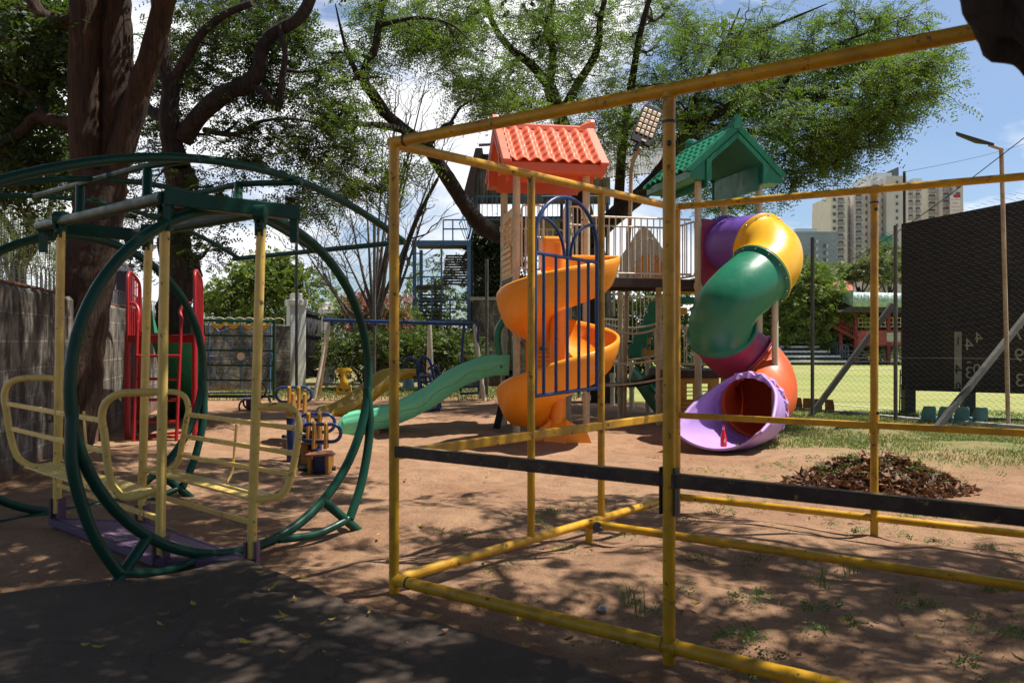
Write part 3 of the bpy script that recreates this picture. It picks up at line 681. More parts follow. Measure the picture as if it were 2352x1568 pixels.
m = MB(); m.prism([c+Vector((.10+.34*math.cos(q), -.02, -.50+.42*math.sin(q))) for q in np.linspace(-.35, math.pi+.35, 18)], (0, .06, 0)); m.obj('arch_opening', M_orange, play)
m = MB(); m.loft([[c+Vector((.40*math.cos(a)+.1, y, .42*math.sin(a)-.35)) for a in np.linspace(0, 2*math.pi, 20)[:-1]] for y in (.1, 1.2)], True, False); m.obj('crawl_tube', M_orange, play, solid=.02)
# low tan and orange panels seen through the spiral slide
wpanel(T1, A1, -.45, -.62, .45, -.62, .92, 1.78, M_orange, 'window_panel', 'orange panel half hidden by the spiral slide')
deck(T1, A1, .9)
m = MB(); m.bar(P(1140, 985, 14.0), P(1172, 850, 13.9), .12, .05, (0, 1, 0)); m.obj('ramp_board', M_black, play)
m = MB(); m.box(P(1262, 885, 13.2), (.28, .2, .12)); m.obj('step', M_redroof, play, bevel=.02)
# orange spiral slide
HC = Vector((.68, 11.95, 0)); HR = .905
sp = MB(); sp.tube([zl(HC, -.05), zl(HC, 2.95)], .12, 20); spiral = sp.obj('spiral_slide', M_orange, play); spiral['label'] = 'orange spiral slide round a column'
def hz(th):      # floor height, th degrees from the right end, clockwise seen from above through the front
    return float(np.interp(th, [-110, -60, 0, 90, 180, 270, 360, 450, 540, 600], [2.45, 2.42, 2.33, 2.06, 1.76, 1.47, 1.16, .80, .36, .22]))
rings = []
for th in np.arange(-105, 548, 5):
    a = R(th); z = hz(th); er = Vector((math.cos(a), -math.sin(a), 0)); gr = 1.0
    prof = [(.10, .30), (.13, .10), (.20, .0), (.38, -.05), (.55, -.035), (.70, .05), (.80, .19), (.845, .36), (.865, .43), (.895, .445), (.915, .42), (.915, .37), (.885, .22), (.80, .02), (.70, -.08), (.5, -.13), (.2, -.10), (.1, -.02)]
    rings.append([zl(HC, 0)+er*r0*HR/.905+Vector((0, 0, z+h)) for r0, h in prof])
m = MB(); m.loft(rings); m.obj('chute', M_orange, spiral)
m = MB(); m.box(zl(HC, 2.80)+Vector((-.10, .02, 0)), (.30, .26, .5), R(10)); m.obj('column_cap', M_orange, spiral, bevel=.04)
m = MB()
for a, l in ((R(-20), .42), (R(200), .30), (R(100), .25)):
    e = Vector((math.cos(a), -math.sin(a)*.6-.1, 0)); t = Vector((-e.y, e.x, 0)).normalized()*.16
    m.loft([[zl(HC, .36)+e*.1+t, zl(HC, .36)+e*.1-t, zl(HC, -.03)+e*.1-t, zl(HC, -.03)+e*.1+t], [zl(HC, .20)+e*l+t, zl(HC, .20)+e*l-t, zl(HC, -.03)+e*(l+.1)-t, zl(HC, -.03)+e*(l+.1)+t]], True, True, False)
m.obj('foot', M_orange, spiral, bevel=.02)
m = MB(); q0 = tw(T1, A1, .35, -.62); m.loft([[zl(q0, DZ-.02)+Vector((-.35, 0, 0)), zl(q0, DZ-.02)+Vector((.45, .1, 0)), zl(q0, DZ-.10)+Vector((.45, .1, 0)), zl(q0, DZ-.10)+Vector((-.35, 0, 0))],
       [zl(HC, 2.44)+Vector((-.25, .75, 0)), zl(HC, 2.44)+Vector((.55, .65, 0)), zl(HC, 2.36)+Vector((.55, .65, 0)), zl(HC, 2.36)+Vector((-.25, .75, 0))]], True, True, False); m.obj('entry_plate', M_orange, spiral)
# tube slide
TR = .475
path = [P(1668, 566, 14.25), P(1700, 563, 13.75), P(1738, 562, 13.35), P(1770, 580, 13.0), P(1768, 612, 12.72), P(1738, 640, 12.5), P(1700, 672, 12.3), P(1668, 710, 12.25), P(1656, 752, 12.4), P(1675, 793, 12.7), P(1716, 828, 12.85), P(1752, 867, 12.75), P(1756, 912, 12.4), P(1726, 936, 12.0)]
dense = spline(path, 8); n_d = len(dense)
tube = MB()
tp = tw(T2, A2, .64, 0)
pw = [(-.56, -.02), (.60, -.02), (.60, .85), (.48, .92), (.40, 1.10), (.22, 1.16), (.10, 1.10), (-.30, 1.12), (-.56, 1.14)]
tube.prism([tw(T2, A2, .62, y, DZ+z-.05) for y, z in pw], Vector((math.cos(A2), math.sin(A2), 0))*.06)
tube = tube.obj('tube_slide', M_mtube, play, bevel=.012); tube['label'] = 'twisting tube slide in six colours with a magenta panel'
def frames(pts):
    T = [(pts[min(i+1, len(pts)-1)]-pts[max(i-1, 0)]).normalized() for i in range(len(pts))]; fr = []; nr = Vector((0, 0, 1))
    for t in T:
        nr = (nr-t*nr.dot(t)).normalized(); fr.append((nr.copy(), t.cross(nr)))
    return T, fr
TT, FR = frames(dense)
def ringat(i, r, off=0): return [dense[i]+TT[i]*off+(FR[i][0]*math.cos(q)+FR[i][1]*math.sin(q))*r for q in np.linspace(0, 2*math.pi, 41)[:-1]]
cuts = [0, 18, 39, 66, 81, n_d-1]
for (i0, i1), mt, lab in zip(zip(cuts[:-1], cuts[1:]), (M_ptube, M_ytube, M_gtube, M_mtube, M_otube), ('violet', 'yellow', 'green', 'magenta', 'burnt orange')):
    rs = [ringat(i0, TR+.055, -.012), ringat(i0, TR+.055, .012), ringat(i0, TR+.006, .016)]+[ringat(i, TR-.012*math.sin(math.pi*(i-i0)/(i1-i0))) for i in range(i0+1, i1)]
    rs += [ringat(i1, TR+.006, -.05), ringat(i1, TR+.055, -.045), ringat(i1, TR+.055, -.02)]
    m = MB(); m.loft(rs, True, False); o = m.obj('tube_section', mt, tube, solid=.016); o['label'] = lab+' tube section'
m = MB(); m.ball((0, 0, 0), .018, 5); bolt0 = m.obj('bolt', M_chrome, tube, True); first = True
for i0 in (0, 18, 39, 66, 81):
    for q in np.linspace(0, 2*math.pi, 15)[:-1]:
        if first: o = bolt0; first = False
        else: o = bolt0.copy(); COL.objects.link(o); o.parent = tube
        o.location = dense[i0]+(FR[i0][0]*math.cos(q)+FR[i0][1]*math.sin(q))*(TR+.034)+TT[i0]*.024
# exit: scalloped collar and flaring trough
ex = dense[-1]; et = Vector((-.52, -.84, -.12)).normalized(); eu = (Vector((0, 0, 1))-et*et.z).normalized(); es = et.cross(eu)
m = MB(); K = 18; rr = [[], [], [], []]
for k in range(K*4):
    q = 2*math.pi*k/(K*4); ph = (k % 4)/4.0; sca = .5-.5*math.cos(2*math.pi*ph)
    e = eu*math.cos(q)+es*math.sin(q)
    for j, (r0, off) in enumerate(((TR-.01, -.02), (TR+.07-.02*sca, -.02), (TR+.085-.05*sca, .12), (TR-.01, .17-.05*sca))): rr[j].append(ex+e*r0+et*off)
rr.append(rr[0]); m.loft(rr, True, False, False); collar = m.obj('slide_exit', M_lilac, tube); collar['label'] = 'lilac slide exit with a scalloped collar'
ep = spline([ex+et*.05, ex+et*.35+Vector((0, 0, .0)), ex+et*.8+Vector((-.06, 0, .04)), ex+et*1.12+Vector((-.10, .0, .09)), ex+et*1.38+Vector((-.14, 0, .15))], 6)
rings = []; m_ = len(ep)
for i, c in enumerate(ep):
    f = i/(m_-1); hw = math.pi*(.97-.55*min(1, f*1.35)**.8) if f < .7 else math.pi*(.50-.12*(f-.7)/.3)
    r0 = TR*(1.0+.16*f); row = []; outer = []
    for q in np.linspace(-hw, hw, 33):
        lip = 0 if abs(q) < hw*.93 else .03
        e = (-eu*math.cos(q)*(1-.18*f)+es*math.sin(q)*(1+.14*f)); row.append(c+e*(r0+lip)); outer.append(c+e*(r0+.035+lip))
    rings.append(row+outer[::-1])
m = MB(); m.loft(rings); t_o = m.obj('exit_trough', M_lilac, tube, bevel=0)
pp_post(G(1780, 1010), 2.2, .05); pp_post(G(1577, 1002)+Vector((.05, 0, 0)), .1, .058)
# mint green wave slide
def wave_slide(parent, name, cpts, hw, mt, lab, lat=None, wl=.17, skirt=.17):
    pts = spline(cpts, 6); T_ = [(pts[min(i+1, len(pts)-1)]-pts[max(i-1, 0)]).normalized() for i in range(len(pts))]; rg = []
    for i, (p, t) in enumerate(zip(pts, T_)):
        f = i/(len(pts)-1); lt = lat if lat is not None else Vector((t.y, -t.x, 0)).normalized(); up = lt.cross(t).normalized()
        if up.z < 0: up = -up
        e0 = min(1, (1-f)*9+.35); k = hw
        pf = [(-k-.03, wl*.85*e0), (-k-.01, wl*e0), (-k+.02, wl*1.02*e0), (-k+.055, wl*.85*e0), (-k+.09, -.02), (-k+.16, -.06), (0, -.085), (k-.16, -.06), (k-.09, -.02), (k-.055, wl*.85*e0), (k-.02, wl*1.02*e0), (k+.01, wl*e0), (k+.03, wl*.85*e0), (k+.022, 0), (k+.02, -skirt), (k-.02, -skirt-.01), (-k+.02, -skirt-.01), (-k-.02, -skirt), (-k-.022, 0)]
        rg.append([p+lt*x+up*z for x, z in pf])
    m = MB(); m.loft(rg); o = m.obj(name, mt, parent); o['label'] = lab
    for sg in (-1, 1):      # raised wavy band on the flank
        vs = []
        for i, (p, t) in enumerate(zip(pts, T_)):
            if i < 2 or i > len(pts)-4: continue
            lt = lat if lat is not None else Vector((t.y, -t.x, 0)).normalized(); up = lt.cross(t).normalized(); up = up if up.z > 0 else -up
            wv = .035*math.sin(i*.62)
            q = p+lt*sg*(hw+.021); vs.append([q+up*(.10)+lt*sg*.012, q+up*(-.03+wv)+lt*sg*.014, q+up*(-.045+wv), q+up*.11])
        m = MB(); m.loft(vs, True, True); m.obj('wavy_band', mt, o)
    return o
yv = lambda x, y, Y: P(x, y, Y)
gs = wave_slide(play, 'wave_slide', [P(1168, 838, 13.75), P(1130, 838, 13.72), P(1085, 852, 13.68), P(1040, 872, 13.62), P(995, 905, 13.56), P(950, 930, 13.5), P(900, 951, 13.45), P(855, 962, 13.4), P(815, 970, 13.36), P(783, 980, 13.3)], .25, M_gslide, 'mint green wave slide', Vector((.06, -1, 0)).normalized())
gp_ = MB()
for sg in (-1, 1):
    c = P(1165, 838, 13.78)+Vector((.0, sg*.27, 0))
    gp_.tube(spline([c+Vector((-.1, 0, -.05)), c+Vector((-.16, 0, .35)), c+Vector((-.14, 0, .62)), c+Vector((.02, 0, .80)), c+Vector((.13, 0, .72)), c+Vector((.12, 0, 0))], 6), .055, 8)
gp_.box(P(1176, 800, 13.78)+Vector((.05, 0, 0)), (.08, .62, .9))
gp_.obj('slide_hood', M_gtube, gs)
m = MB(); m.box(P(843, 992, 13.3)+Vector((0, .05, .0)), (.42, .4, .08), .1); m.obj('support_block', simple('reddish_block', (.3, .14, .08)), gs)
wave_slide(play, 'wave_slide', [P(1475, 860, 16.5), P(1495, 880, 16.2), P(1520, 915, 15.8), P(1545, 940, 15.4)], .22, M_gtube, 'dark green slide behind the posts')
# bottle left on the slide
bt = MB(); bc = P(1662, 1026, 10.95); prof = [(.038, 0), (.044, .01), (.044, .1), (.036, .15), (.02, .21), (.016, .24), (.016, .27)]
bt.loft([[bc+Vector((r0*math.cos(q), r0*math.sin(q), z)) for q in np.linspace(0, 6.283, 17)[:-1]] for r0, z in prof])
M_bottle, t_, b_ = mat_base('red_drink'); b_.inputs['Base Color'].default_value = (.75, .02, .03, 1); b_.inputs['Roughness'].default_value = .1
bo = bt.obj('bottle', M_bottle); tag(bo, 'red drink bottle standing on the lilac slide exit', 'bottle')
m = MB(); m.loft([[bc+Vector((.0175*math.cos(q), .0175*math.sin(q), z)) for q in np.linspace(0, 6.283, 13)[:-1]] for z in (.225, .262)]); m.obj('neck_foil', M_chrome, bo)
m = MB(); m.loft([[bc+Vector((.019*math.cos(q), .019*math.sin(q), z)) for q in np.linspace(0, 6.283, 13)[:-1]] for z in (.262, .285)]); m.obj('cap', M_bottle, bo)
m = MB(); m.prism([bc+Vector((.002, -.046, .05)), bc+Vector((.022, -.046, .085)), bc+Vector((.008, -.046, .12)), bc+Vector((-.012, -.046, .085))], (0, .006, 0)); m.obj('paper_label', simple('pale_paper', (.75, .6, .6)), bo)
# ------------------------------------------------------------------ trees
def wig(a, b, n, amp, rg, sag=0):
    a = Vector(a); b = Vector(b); l = (b-a).length; out = []
    ph = [rg.uniform(0, 6.28) for _ in range(6)]
    for i in range(n+1):
        f = i/n; e = math.sin(math.pi*f)
        o = Vector((math.sin(f*7+ph[0])+.5*math.sin(f*15+ph[1]), math.sin(f*7+ph[2])+.5*math.sin(f*15+ph[3]), math.sin(f*7+ph[4])+.5*math.sin(f*15+ph[5])))
        out.append(a.lerp(b, f)+o*amp*l*e+Vector((0, 0, -sag*l*e)))
    return out
def sprays(pos, dirs, n_pair, ln, lw, ll, r2, droop=.3, jitter=.25):
    """compound leaves: pos,dirs (N,3); each has n_pair pairs of leaflets along a rachis of length ln"""
    pos = np.asarray(pos); dirs = np.asarray(dirs); Nn = len(pos)
    d = dirs/np.linalg.norm(dirs, axis=1, keepdims=True)
    rnd = r2.normal(size=(Nn, 3)); rnd[:, 2] += 1.6
    side = np.cross(d, rnd); side /= np.linalg.norm(side, axis=1, keepdims=True)+1e-9
    up = np.cross(side, d); L_ = ln*r2.uniform(.5, 1.5, (Nn, 1))
    V = []
    for k in range(n_pair):
        f = (k+.6)/n_pair
        c = pos+d*L_*f-np.array([0, 0, 1.])*L_*droop*f*f
        w_ = ll*(1-.45*abs(f-.45))*r2.uniform(.8, 1.2, (Nn, 1))
        for s_ in (-1, 1):
            o = (side*s_*.92+d*.38); nrm = up+r2.normal(size=(Nn, 3))*jitter
            t = np.cross(o, nrm); t /= np.linalg.norm(t, axis=1, keepdims=True)+1e-9
            tip = c+o*w_-up*w_*.15; mid = c+o*w_*.5
            V.append(np.stack([c, mid+t*lw, tip, mid-t*lw], 1))
    V = np.concatenate(V, 0).reshape(-1, 3); Q = np.arange(len(V)).reshape(-1, 4); return V, Q
class Tree:
    def __init__(s, name, label, base, seed, bark, leaf, cat='tree', group=None, label2=None):
        s.root = thing(name, label, cat, base, 0, group); s.r = random.Random(seed); s.n = np.random.default_rng(seed)
        s.nodes = []; s.m = MB(); s.bark = bark; s.leaf = leaf; s.lp = []; s.ld = []
    def limb(s, pts, r0, r1, k=6, n=10, node=True, bumpy=.0):
        pts = spline(pts, k); m = len(pts); r1 = .010 if r1 <= .045 and r0 < .5 else r1; rs = [r0+(r1-r0)*(i/(m-1))**.9 for i in range(m)]
        if bumpy: rs = [q*(1+s.r.uniform(-bumpy, bumpy)) for q in rs]
        s.m.tube(pts, rs, n)
        if node: s.nodes += [(p, q) for p, q in zip(pts, rs)][::2]
    def cluster(s, c, rad, twigs=6, nspray=5, thick=.03, amp=.07, up=.0, flat=.6, maxlen=99):
        c = Vector(c); best = min(s.nodes, key=lambda q: (q[0]-c).length+(.6 if q[0].z > c.z+.3 else 0)); l = (best[0]-c).length
        if l > maxlen: return
        n = max(4, int(l/.22)); pts = wig(best[0], c, n, amp, s.r, -.06)
        r0 = min(best[1]*.75, .018+.026*l+thick*.3); rs = [max(.009, r0+(.007-r0)*i/n) for i in range(n+1)]
        s.m.tube(pts, rs, 5, caps=False)
        s.nodes += [(p, q) for p, q in zip(pts, rs)][2::2]
        for _ in range(twigs):
            d = Vector((s.r.gauss(0, 1), s.r.gauss(0, 1), s.r.gauss(up, flat))).normalized(); a = pts[-1-s.r.randint(0, min(3, n-1))]
            e = a+d*rad*s.r.uniform(.5, 1.1); tp = wig(a, e, 4, .10, s.r)
            s.m.tube(tp, [.007, .006, .005, .004, .003], 4, caps=False)
            for q in range(nspray):
                f = s.r.uniform(.25, 1); p = a.lerp(e, f)
                s.lp.append(tuple(p)); dd = d*.6+Vector((s.r.gauss(0, .8), s.r.gauss(0, .8), s.r.gauss(-.05, .5))); s.ld.append(tuple(dd))
    def done(s, n_pair=5, ln=.24, lw=.013, ll=.055, droop=.3, crown='crown'):
        s.m.obj('trunk', s.bark, s.root)
        if s.lp:
            V, Q = sprays(s.lp, s.ld, n_pair, ln, lw, ll, s.n, droop); npobj(crown, V, Q, s.leaf, s.root)
def scatter(T, regs, **kw):
    for (x, y, rx, ry, Y0, Y1, n) in regs:
        for _ in range(n):
            a = T.r.uniform(0, 6.28); q = math.sqrt(T.r.random())
            T.cluster(P(x+rx*q*math.cos(a), y+ry*q*math.sin(a), T.r.uniform(Y0, Y1)), **kw)
# --- the spreading feathery tree behind the towers
T = Tree('spreading_tree', 'wide spreading feathery leaved tree arching over the play structure', (2.2, 20, 0), 11, M_bark3, M_leafA)
T.limb([Vector((2.3, 20, -.2)), Vector((2.15, 20, 1.2)), P(1360, 620, 19.8), P(1345, 560, 19.5)], .5, .36, n=14)
T.limb([P(1345, 560, 19.5), P(1260, 570, 18.5), P(1160, 545, 17.5), P(1105, 518, 17), P(1062, 462, 16.8), P(1022, 400, 16.6), P(980, 340, 16.5), P(930, 300, 16.4), P(885, 262, 16.2)], .23, .10, bumpy=.06)
T.limb([P(885, 262, 16.2), P(858, 220, 16), P(838, 190, 16), P(842, 150, 15.9), P(862, 110, 15.9), P(872, 40, 15.8), P(885, -40, 15.7)], .12, .06)
T.limb([P(858, 220, 16), P(815, 160, 15.5), P(790, 95, 15), P(770, 10, 14.6)], .085, .04)
T.limb([P(930, 300, 16.4), P(880, 290, 15.8), P(820, 285, 15.2), P(760, 275, 14.8), P(720, 250, 14.5)], .09, .035)
T.limb([P(872, 60, 15.8), P(960, 42, 15.6), P(1040, 60, 15.3), P(1090, 110, 15)], .05, .02)
T.limb([P(1345, 560, 19.5), P(1335, 470, 19.4), P(1320, 380, 19.2), P(1285, 270, 19), P(1262, 200, 18.8)], .27, .16, bumpy=.05)
T.limb([P(1262, 200, 18.8), P(1220, 150, 18.5), P(1170, 110, 18.2), P(1130, 50, 18), P(1110, -40, 17.6)], .12, .05)
T.limb([P(1262, 200, 18.8), P(1270, 120, 18.6), P(1255, 60, 18.4), P(1280, -30, 18)], .11, .05)
T.limb([P(1285, 270, 19), P(1330, 190, 18.6), P(1370, 120, 18.2), P(1380, 40, 17.8), P(1400, -40, 17.5)], .12, .05)
T.limb([P(1345, 560, 19.5), P(1420, 490, 19), P(1490, 430, 18.6), P(1545, 360, 18), P(1600, 290, 17.4), P(1680, 245, 16.8), P(1780, 222, 16.2), P(1880, 225, 15.8), P(1990, 245, 15.4), P(2080, 240, 15.1), P(2150, 215, 14.9)], .24, .04, bumpy=.05)
T.limb([P(1490, 430, 18.6), P(1570, 300, 18.4), P(1610, 200, 18), P(1660, 110, 17.5), P(1700, 20, 17)], .12, .045)
T.limb([P(1600, 290, 17.4), P(1700, 300, 16.6), P(1790, 320, 16), P(1850, 370, 15.6), P(1900, 385, 15.3)], .08, .025)
T.limb([P(1780, 222, 16.2), P(1840, 150, 15.8), P(1930, 100, 15.4), P(2040, 60, 15)], .07, .025)
T.limb([P(1420, 490, 19), P(1430, 330, 18.8), P(1450, 200, 18.3), P(1470, 80, 17.8), P(1500, -30, 17.4)], .13, .05)
T.limb([P(1660, 110, 17.5), P(1780, 60, 16.6), P(1900, 10, 16)], .06, .03)
kw = dict(rad=.66, twigs=6, nspray=5, flat=.38, thick=.05)
scatter(T, [(1130, 110, 160, 120, 16.2, 20.5, 62), (1000, 60, 110, 80, 15.8, 18.5, 30), (1420, 90, 220, 130, 17.2, 21.5, 86), (1650, 160, 170, 110, 16.6, 20.5, 58), (1830, 120, 190, 120, 15.6, 18.5, 58), (1720, 280, 180, 80, 16.4, 19, 50),
            (2000, 110, 160, 90, 14.5, 17, 44), (1900, 260, 180, 80, 13.8, 16, 46), (2090, 190, 90, 60, 13.5, 15.3, 26), (1860, 360, 80, 50, 14.5, 16, 22), (1480, 260, 160, 60, 16, 19.5, 34), (1180, 240, 120, 50, 16, 19, 28), (1800, 415, 60, 30, 15, 16, 9), (1960, 310, 70, 40, 14.2, 15.4, 14)], **kw)
scatter(T, [(860, 90, 90, 100, 15.6, 17.5, 30), (760, 200, 70, 80, 14.6, 16.5, 22), (760, 330, 90, 70, 14.6, 16.5, 24), (800, 430, 70, 60, 14.8, 16.5, 18), (900, 380, 40, 60, 15.5, 16.6, 8)], **kw)
scatter(T, [(1590, 420, 60, 60, 18.2, 20, 12), (1440, 330, 60, 50, 17.5, 19.5, 12), (1690, 470, 60, 40, 18.5, 20, 12)], **kw)
m = T.m; T.m.tube(wig(P(2062, 255, 15.1), P(2072, 322, 15.1), 6, .03, T.r), .012, 5)
T.done(6, .34, .0135, .066, .35)
# --- two stemmed brown tree on the left
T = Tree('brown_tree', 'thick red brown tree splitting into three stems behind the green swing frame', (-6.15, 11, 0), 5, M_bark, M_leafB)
T.limb([P(130, 1030, 11), P(155, 940, 11), P(172, 800, 11), P(195, 660, 11), P(212, 560, 11), P(228, 480, 11), P(235, 400, 11)], .42, .31, n=18, bumpy=.05)
T.limb([P(228, 520, 11), P(205, 400, 10.95), P(196, 250, 10.9), P(197, 100, 10.9), P(200, -60, 10.8)], .235, .20, n=14, bumpy=.04)
T.limb([P(235, 470, 11.05), P(262, 340, 11.1), P(270, 220, 11.1), P(265, 90, 11.1), P(258, -60, 11.1)], .225, .22, n=14, bumpy=.05)
T.limb([P(250, 430, 10.95), P(285, 330, 10.9), P(320, 210, 10.9), P(355, 100, 10.85), P(392, -60, 10.8)], .18, .14, n=12, bumpy=.05)
T.limb([P(190, 55, 11), P(130, 50, 11), P(90, 30, 11), P(60, -30, 11)], .12, .08)
T.limb([P(192, 270, 11), P(150, 285, 11.2), P(90, 270, 11.3), P(55, 300, 11.3), P(10, 330, 11.3), P(-30, 370, 11.2)], .11, .06)
T.limb([P(110, 275, 11.3), P(60, 210, 11.5), P(-20, 180, 11.6)], .06, .03)
T.limb([P(200, -60, 10.8), P(260, -220, 9.8), P(420, -420, 8.6), P(560, -700, 7.6)], .15, .06); T.limb([P(258, -60, 11.1), P(520, -240, 10), P(700, -460, 9)], .16, .06)
T.limb([P(200, -60, 10.8), P(60, -300, 9.5), P(-60, -520, 8.4)], .14, .06)
kw = dict(rad=.58, twigs=6, nspray=5)
scatter(T, [(60, 90, 130, 110, 11.0, 14, 58), (60, 260, 110, 90, 11.4, 14, 32), (110, 380, 90, 60, 11.4, 13.5, 16), (30, 420, 60, 60, 11, 13, 9)], **kw)
def boxscatter(T, x0, x1, y0, y1, z0, z1, n, **kw):
    for _ in range(n): T.cluster((T.r.uniform(x0, x1), T.r.uniform(y0, y1), T.r.uniform(z0, z1)), **kw)
boxscatter(T, -5.5, .2, 2.6, 7.4, 5.4, 7.6, 84, rad=.85, twigs=7, nspray=6)
boxscatter(T, -4.8, -2.2, 7, 11.5, 6.3, 7.7, 34, rad=.8, twigs=6, nspray=6)
boxscatter(T, -2.4, 1.0, 7.0, 10.2, 6.4, 7.8, 36, rad=.8, twigs=6, nspray=6)
boxscatter(T, -3.2, 1.4, 5.6, 8.8, 6.0, 7.8, 50, rad=.85, twigs=6, nspray=6)
T.done(4, .30, .034, .088, .35)
# --- crooked tree with the curling limbs
T = Tree('crooked_tree', 'crooked dark tree with curling limbs behind the red ladder slide', (-6.4, 15.5, 0), 8, M_bark2, M_leafB)
T.limb([P(412, 890, 15.5), P(408, 800, 15.5), P(398, 720, 15.5), P(412, 660, 15.5), P(425, 622, 15.5), P(402, 580, 15.5), P(405, 520, 15.5), P(420, 450, 15.5), P(412, 390, 15.4)], .34, .28, n=14, bumpy=.07)
T.limb([P(425, 622, 15.5), P(432, 625, 15.3)], .2, .12, 3, 12)
T.limb([P(412, 390, 15.4), P(395, 330, 15.4), P(388, 270, 15.3), P(392, 200, 15.3), P(378, 150, 15.2), P(372, 90, 15.1), P(360, 0, 15)], .23, .12, bumpy=.06)
T.limb([P(420, 320, 15.4), P(462, 262, 15.2), P(520, 215, 15), P(560, 198, 14.9), P(595, 165, 14.8), P(600, 120, 14.7), P(625, 80, 14.6), P(690, 40, 14.4), P(720, -20, 14.3)], .19, .10, bumpy=.06)
T.limb([P(560, 196, 14.9), P(595, 205, 14.8), P(615, 222, 14.7), P(632, 248, 14.7), P(643, 240, 14.7), P(648, 180, 14.6), P(655, 120, 14.5), P(640, 60, 14.4)], .085, .05)
T.limb([P(395, 195, 15.3), P(430, 130, 15), P(462, 80, 14.8), P(515, 35, 14.5), P(580, 8, 14.3)], .11, .06)
T.limb([P(470, 300, 15.2), P(540, 310, 14.8), P(600, 280, 14.6), P(680, 275, 14.4), P(745, 290, 14.2)], .06, .03)
T.limb([P(388, 270, 15.3), P(350, 260, 15.5), P(320, 220, 15.6)], .12, .08)
kw = dict(rad=.64, twigs=6, nspray=4, flat=.4)
scatter(T, [(480, 60, 130, 80, 15.0, 18, 34), (640, 70, 120, 80, 14.6, 17.5, 40), (640, 190, 110, 70, 14.8, 17, 26), (480, 180, 60, 50, 14.9, 17, 8), (580, 330, 110, 60, 14.6, 16.5, 20), (690, 420, 70, 90, 14, 15.5, 15), (480, 470, 60, 50, 14.6, 16, 9), (470, 560, 30, 25, 14.6, 15.4, 5), (400, 170, 70, 100, 15.8, 17.5, 22), (330, 300, 60, 150, 16, 18, 20), (340, 520, 50, 60, 15.8, 17.5, 9), (320, 610, 25, 30, 15.8, 17, 3)], **kw)
T.done(6, .32, .020, .062, .35)
# --- tree at the right edge beside the camera
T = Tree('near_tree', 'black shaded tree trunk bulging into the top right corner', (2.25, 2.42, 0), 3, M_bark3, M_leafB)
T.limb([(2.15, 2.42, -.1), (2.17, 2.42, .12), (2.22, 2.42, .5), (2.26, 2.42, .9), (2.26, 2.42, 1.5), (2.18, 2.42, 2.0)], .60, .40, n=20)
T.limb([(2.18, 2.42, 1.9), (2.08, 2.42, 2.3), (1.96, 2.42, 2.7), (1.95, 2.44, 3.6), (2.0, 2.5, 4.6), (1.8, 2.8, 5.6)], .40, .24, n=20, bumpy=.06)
burl = []
for i in range(1, 30):
    a_ = math.pi*i/30
    burl.append([Vector((1.62, 2.33, 2.56))+Vector((math.sin(a_)*math.cos(q)*.29, math.sin(a_)*math.sin(q)*.2, math.cos(a_)*.28))*(1+.07*math.sin(5*q+3*a_)+.035*math.sin(9*q-7*a_)+.02*math.sin(17*a_+2*q)) for q in np.linspace(0, 2*math.pi, 57)[:-1]])
T.m.loft(burl)
T.limb([(1.8, 2.8, 5.2), (.8, 3.4, 6.2), (-.2, 3.8, 6.8)], .16, .06); T.limb([(2, 2.6, 4.8), (2.6, 4.0, 6.2), (3.0, 5.2, 6.9)], .16, .06); T.limb([(2, 2.5, 4.6), (1.2, 1.2, 6), (.2, .2, 6.8)], .14, .06); T.limb([(2.6, 4, 6.2), (4.4, 4.8, 6.8), (5.6, 5.0, 7)], .1, .05)
boxscatter(T, -2.0, 4.2, .2, 4.0, 5.2, 7.2, 84, rad=.85, twigs=6, nspray=6)
boxscatter(T, -4.5, 4.5, -4.5, -1.0, .6, 6.0, 130, rad=.9, twigs=6, nspray=6)  # unseen foliage behind the camera, added to block light from the rear sky
boxscatter(T, 1.8, 6.2, 5.6, 8.2, 5.6, 7.2, 12, rad=.8, twigs=6, nspray=6)
boxscatter(T, -1.6, 3.0, 3.0, 5.2, 5.2, 7.0, 60, rad=.85, twigs=7, nspray=6)
boxscatter(T, 2.8, 6.8, 3.6, 6.4, 6.0, 7.6, 26, rad=.85, twigs=6, nspray=6)
boxscatter(T, -.2, 3.4, 4.8, 6.6, 6.2, 7.8, 9, rad=.85, twigs=6, nspray=6)
T.done(4, .30, .034, .088, .35)
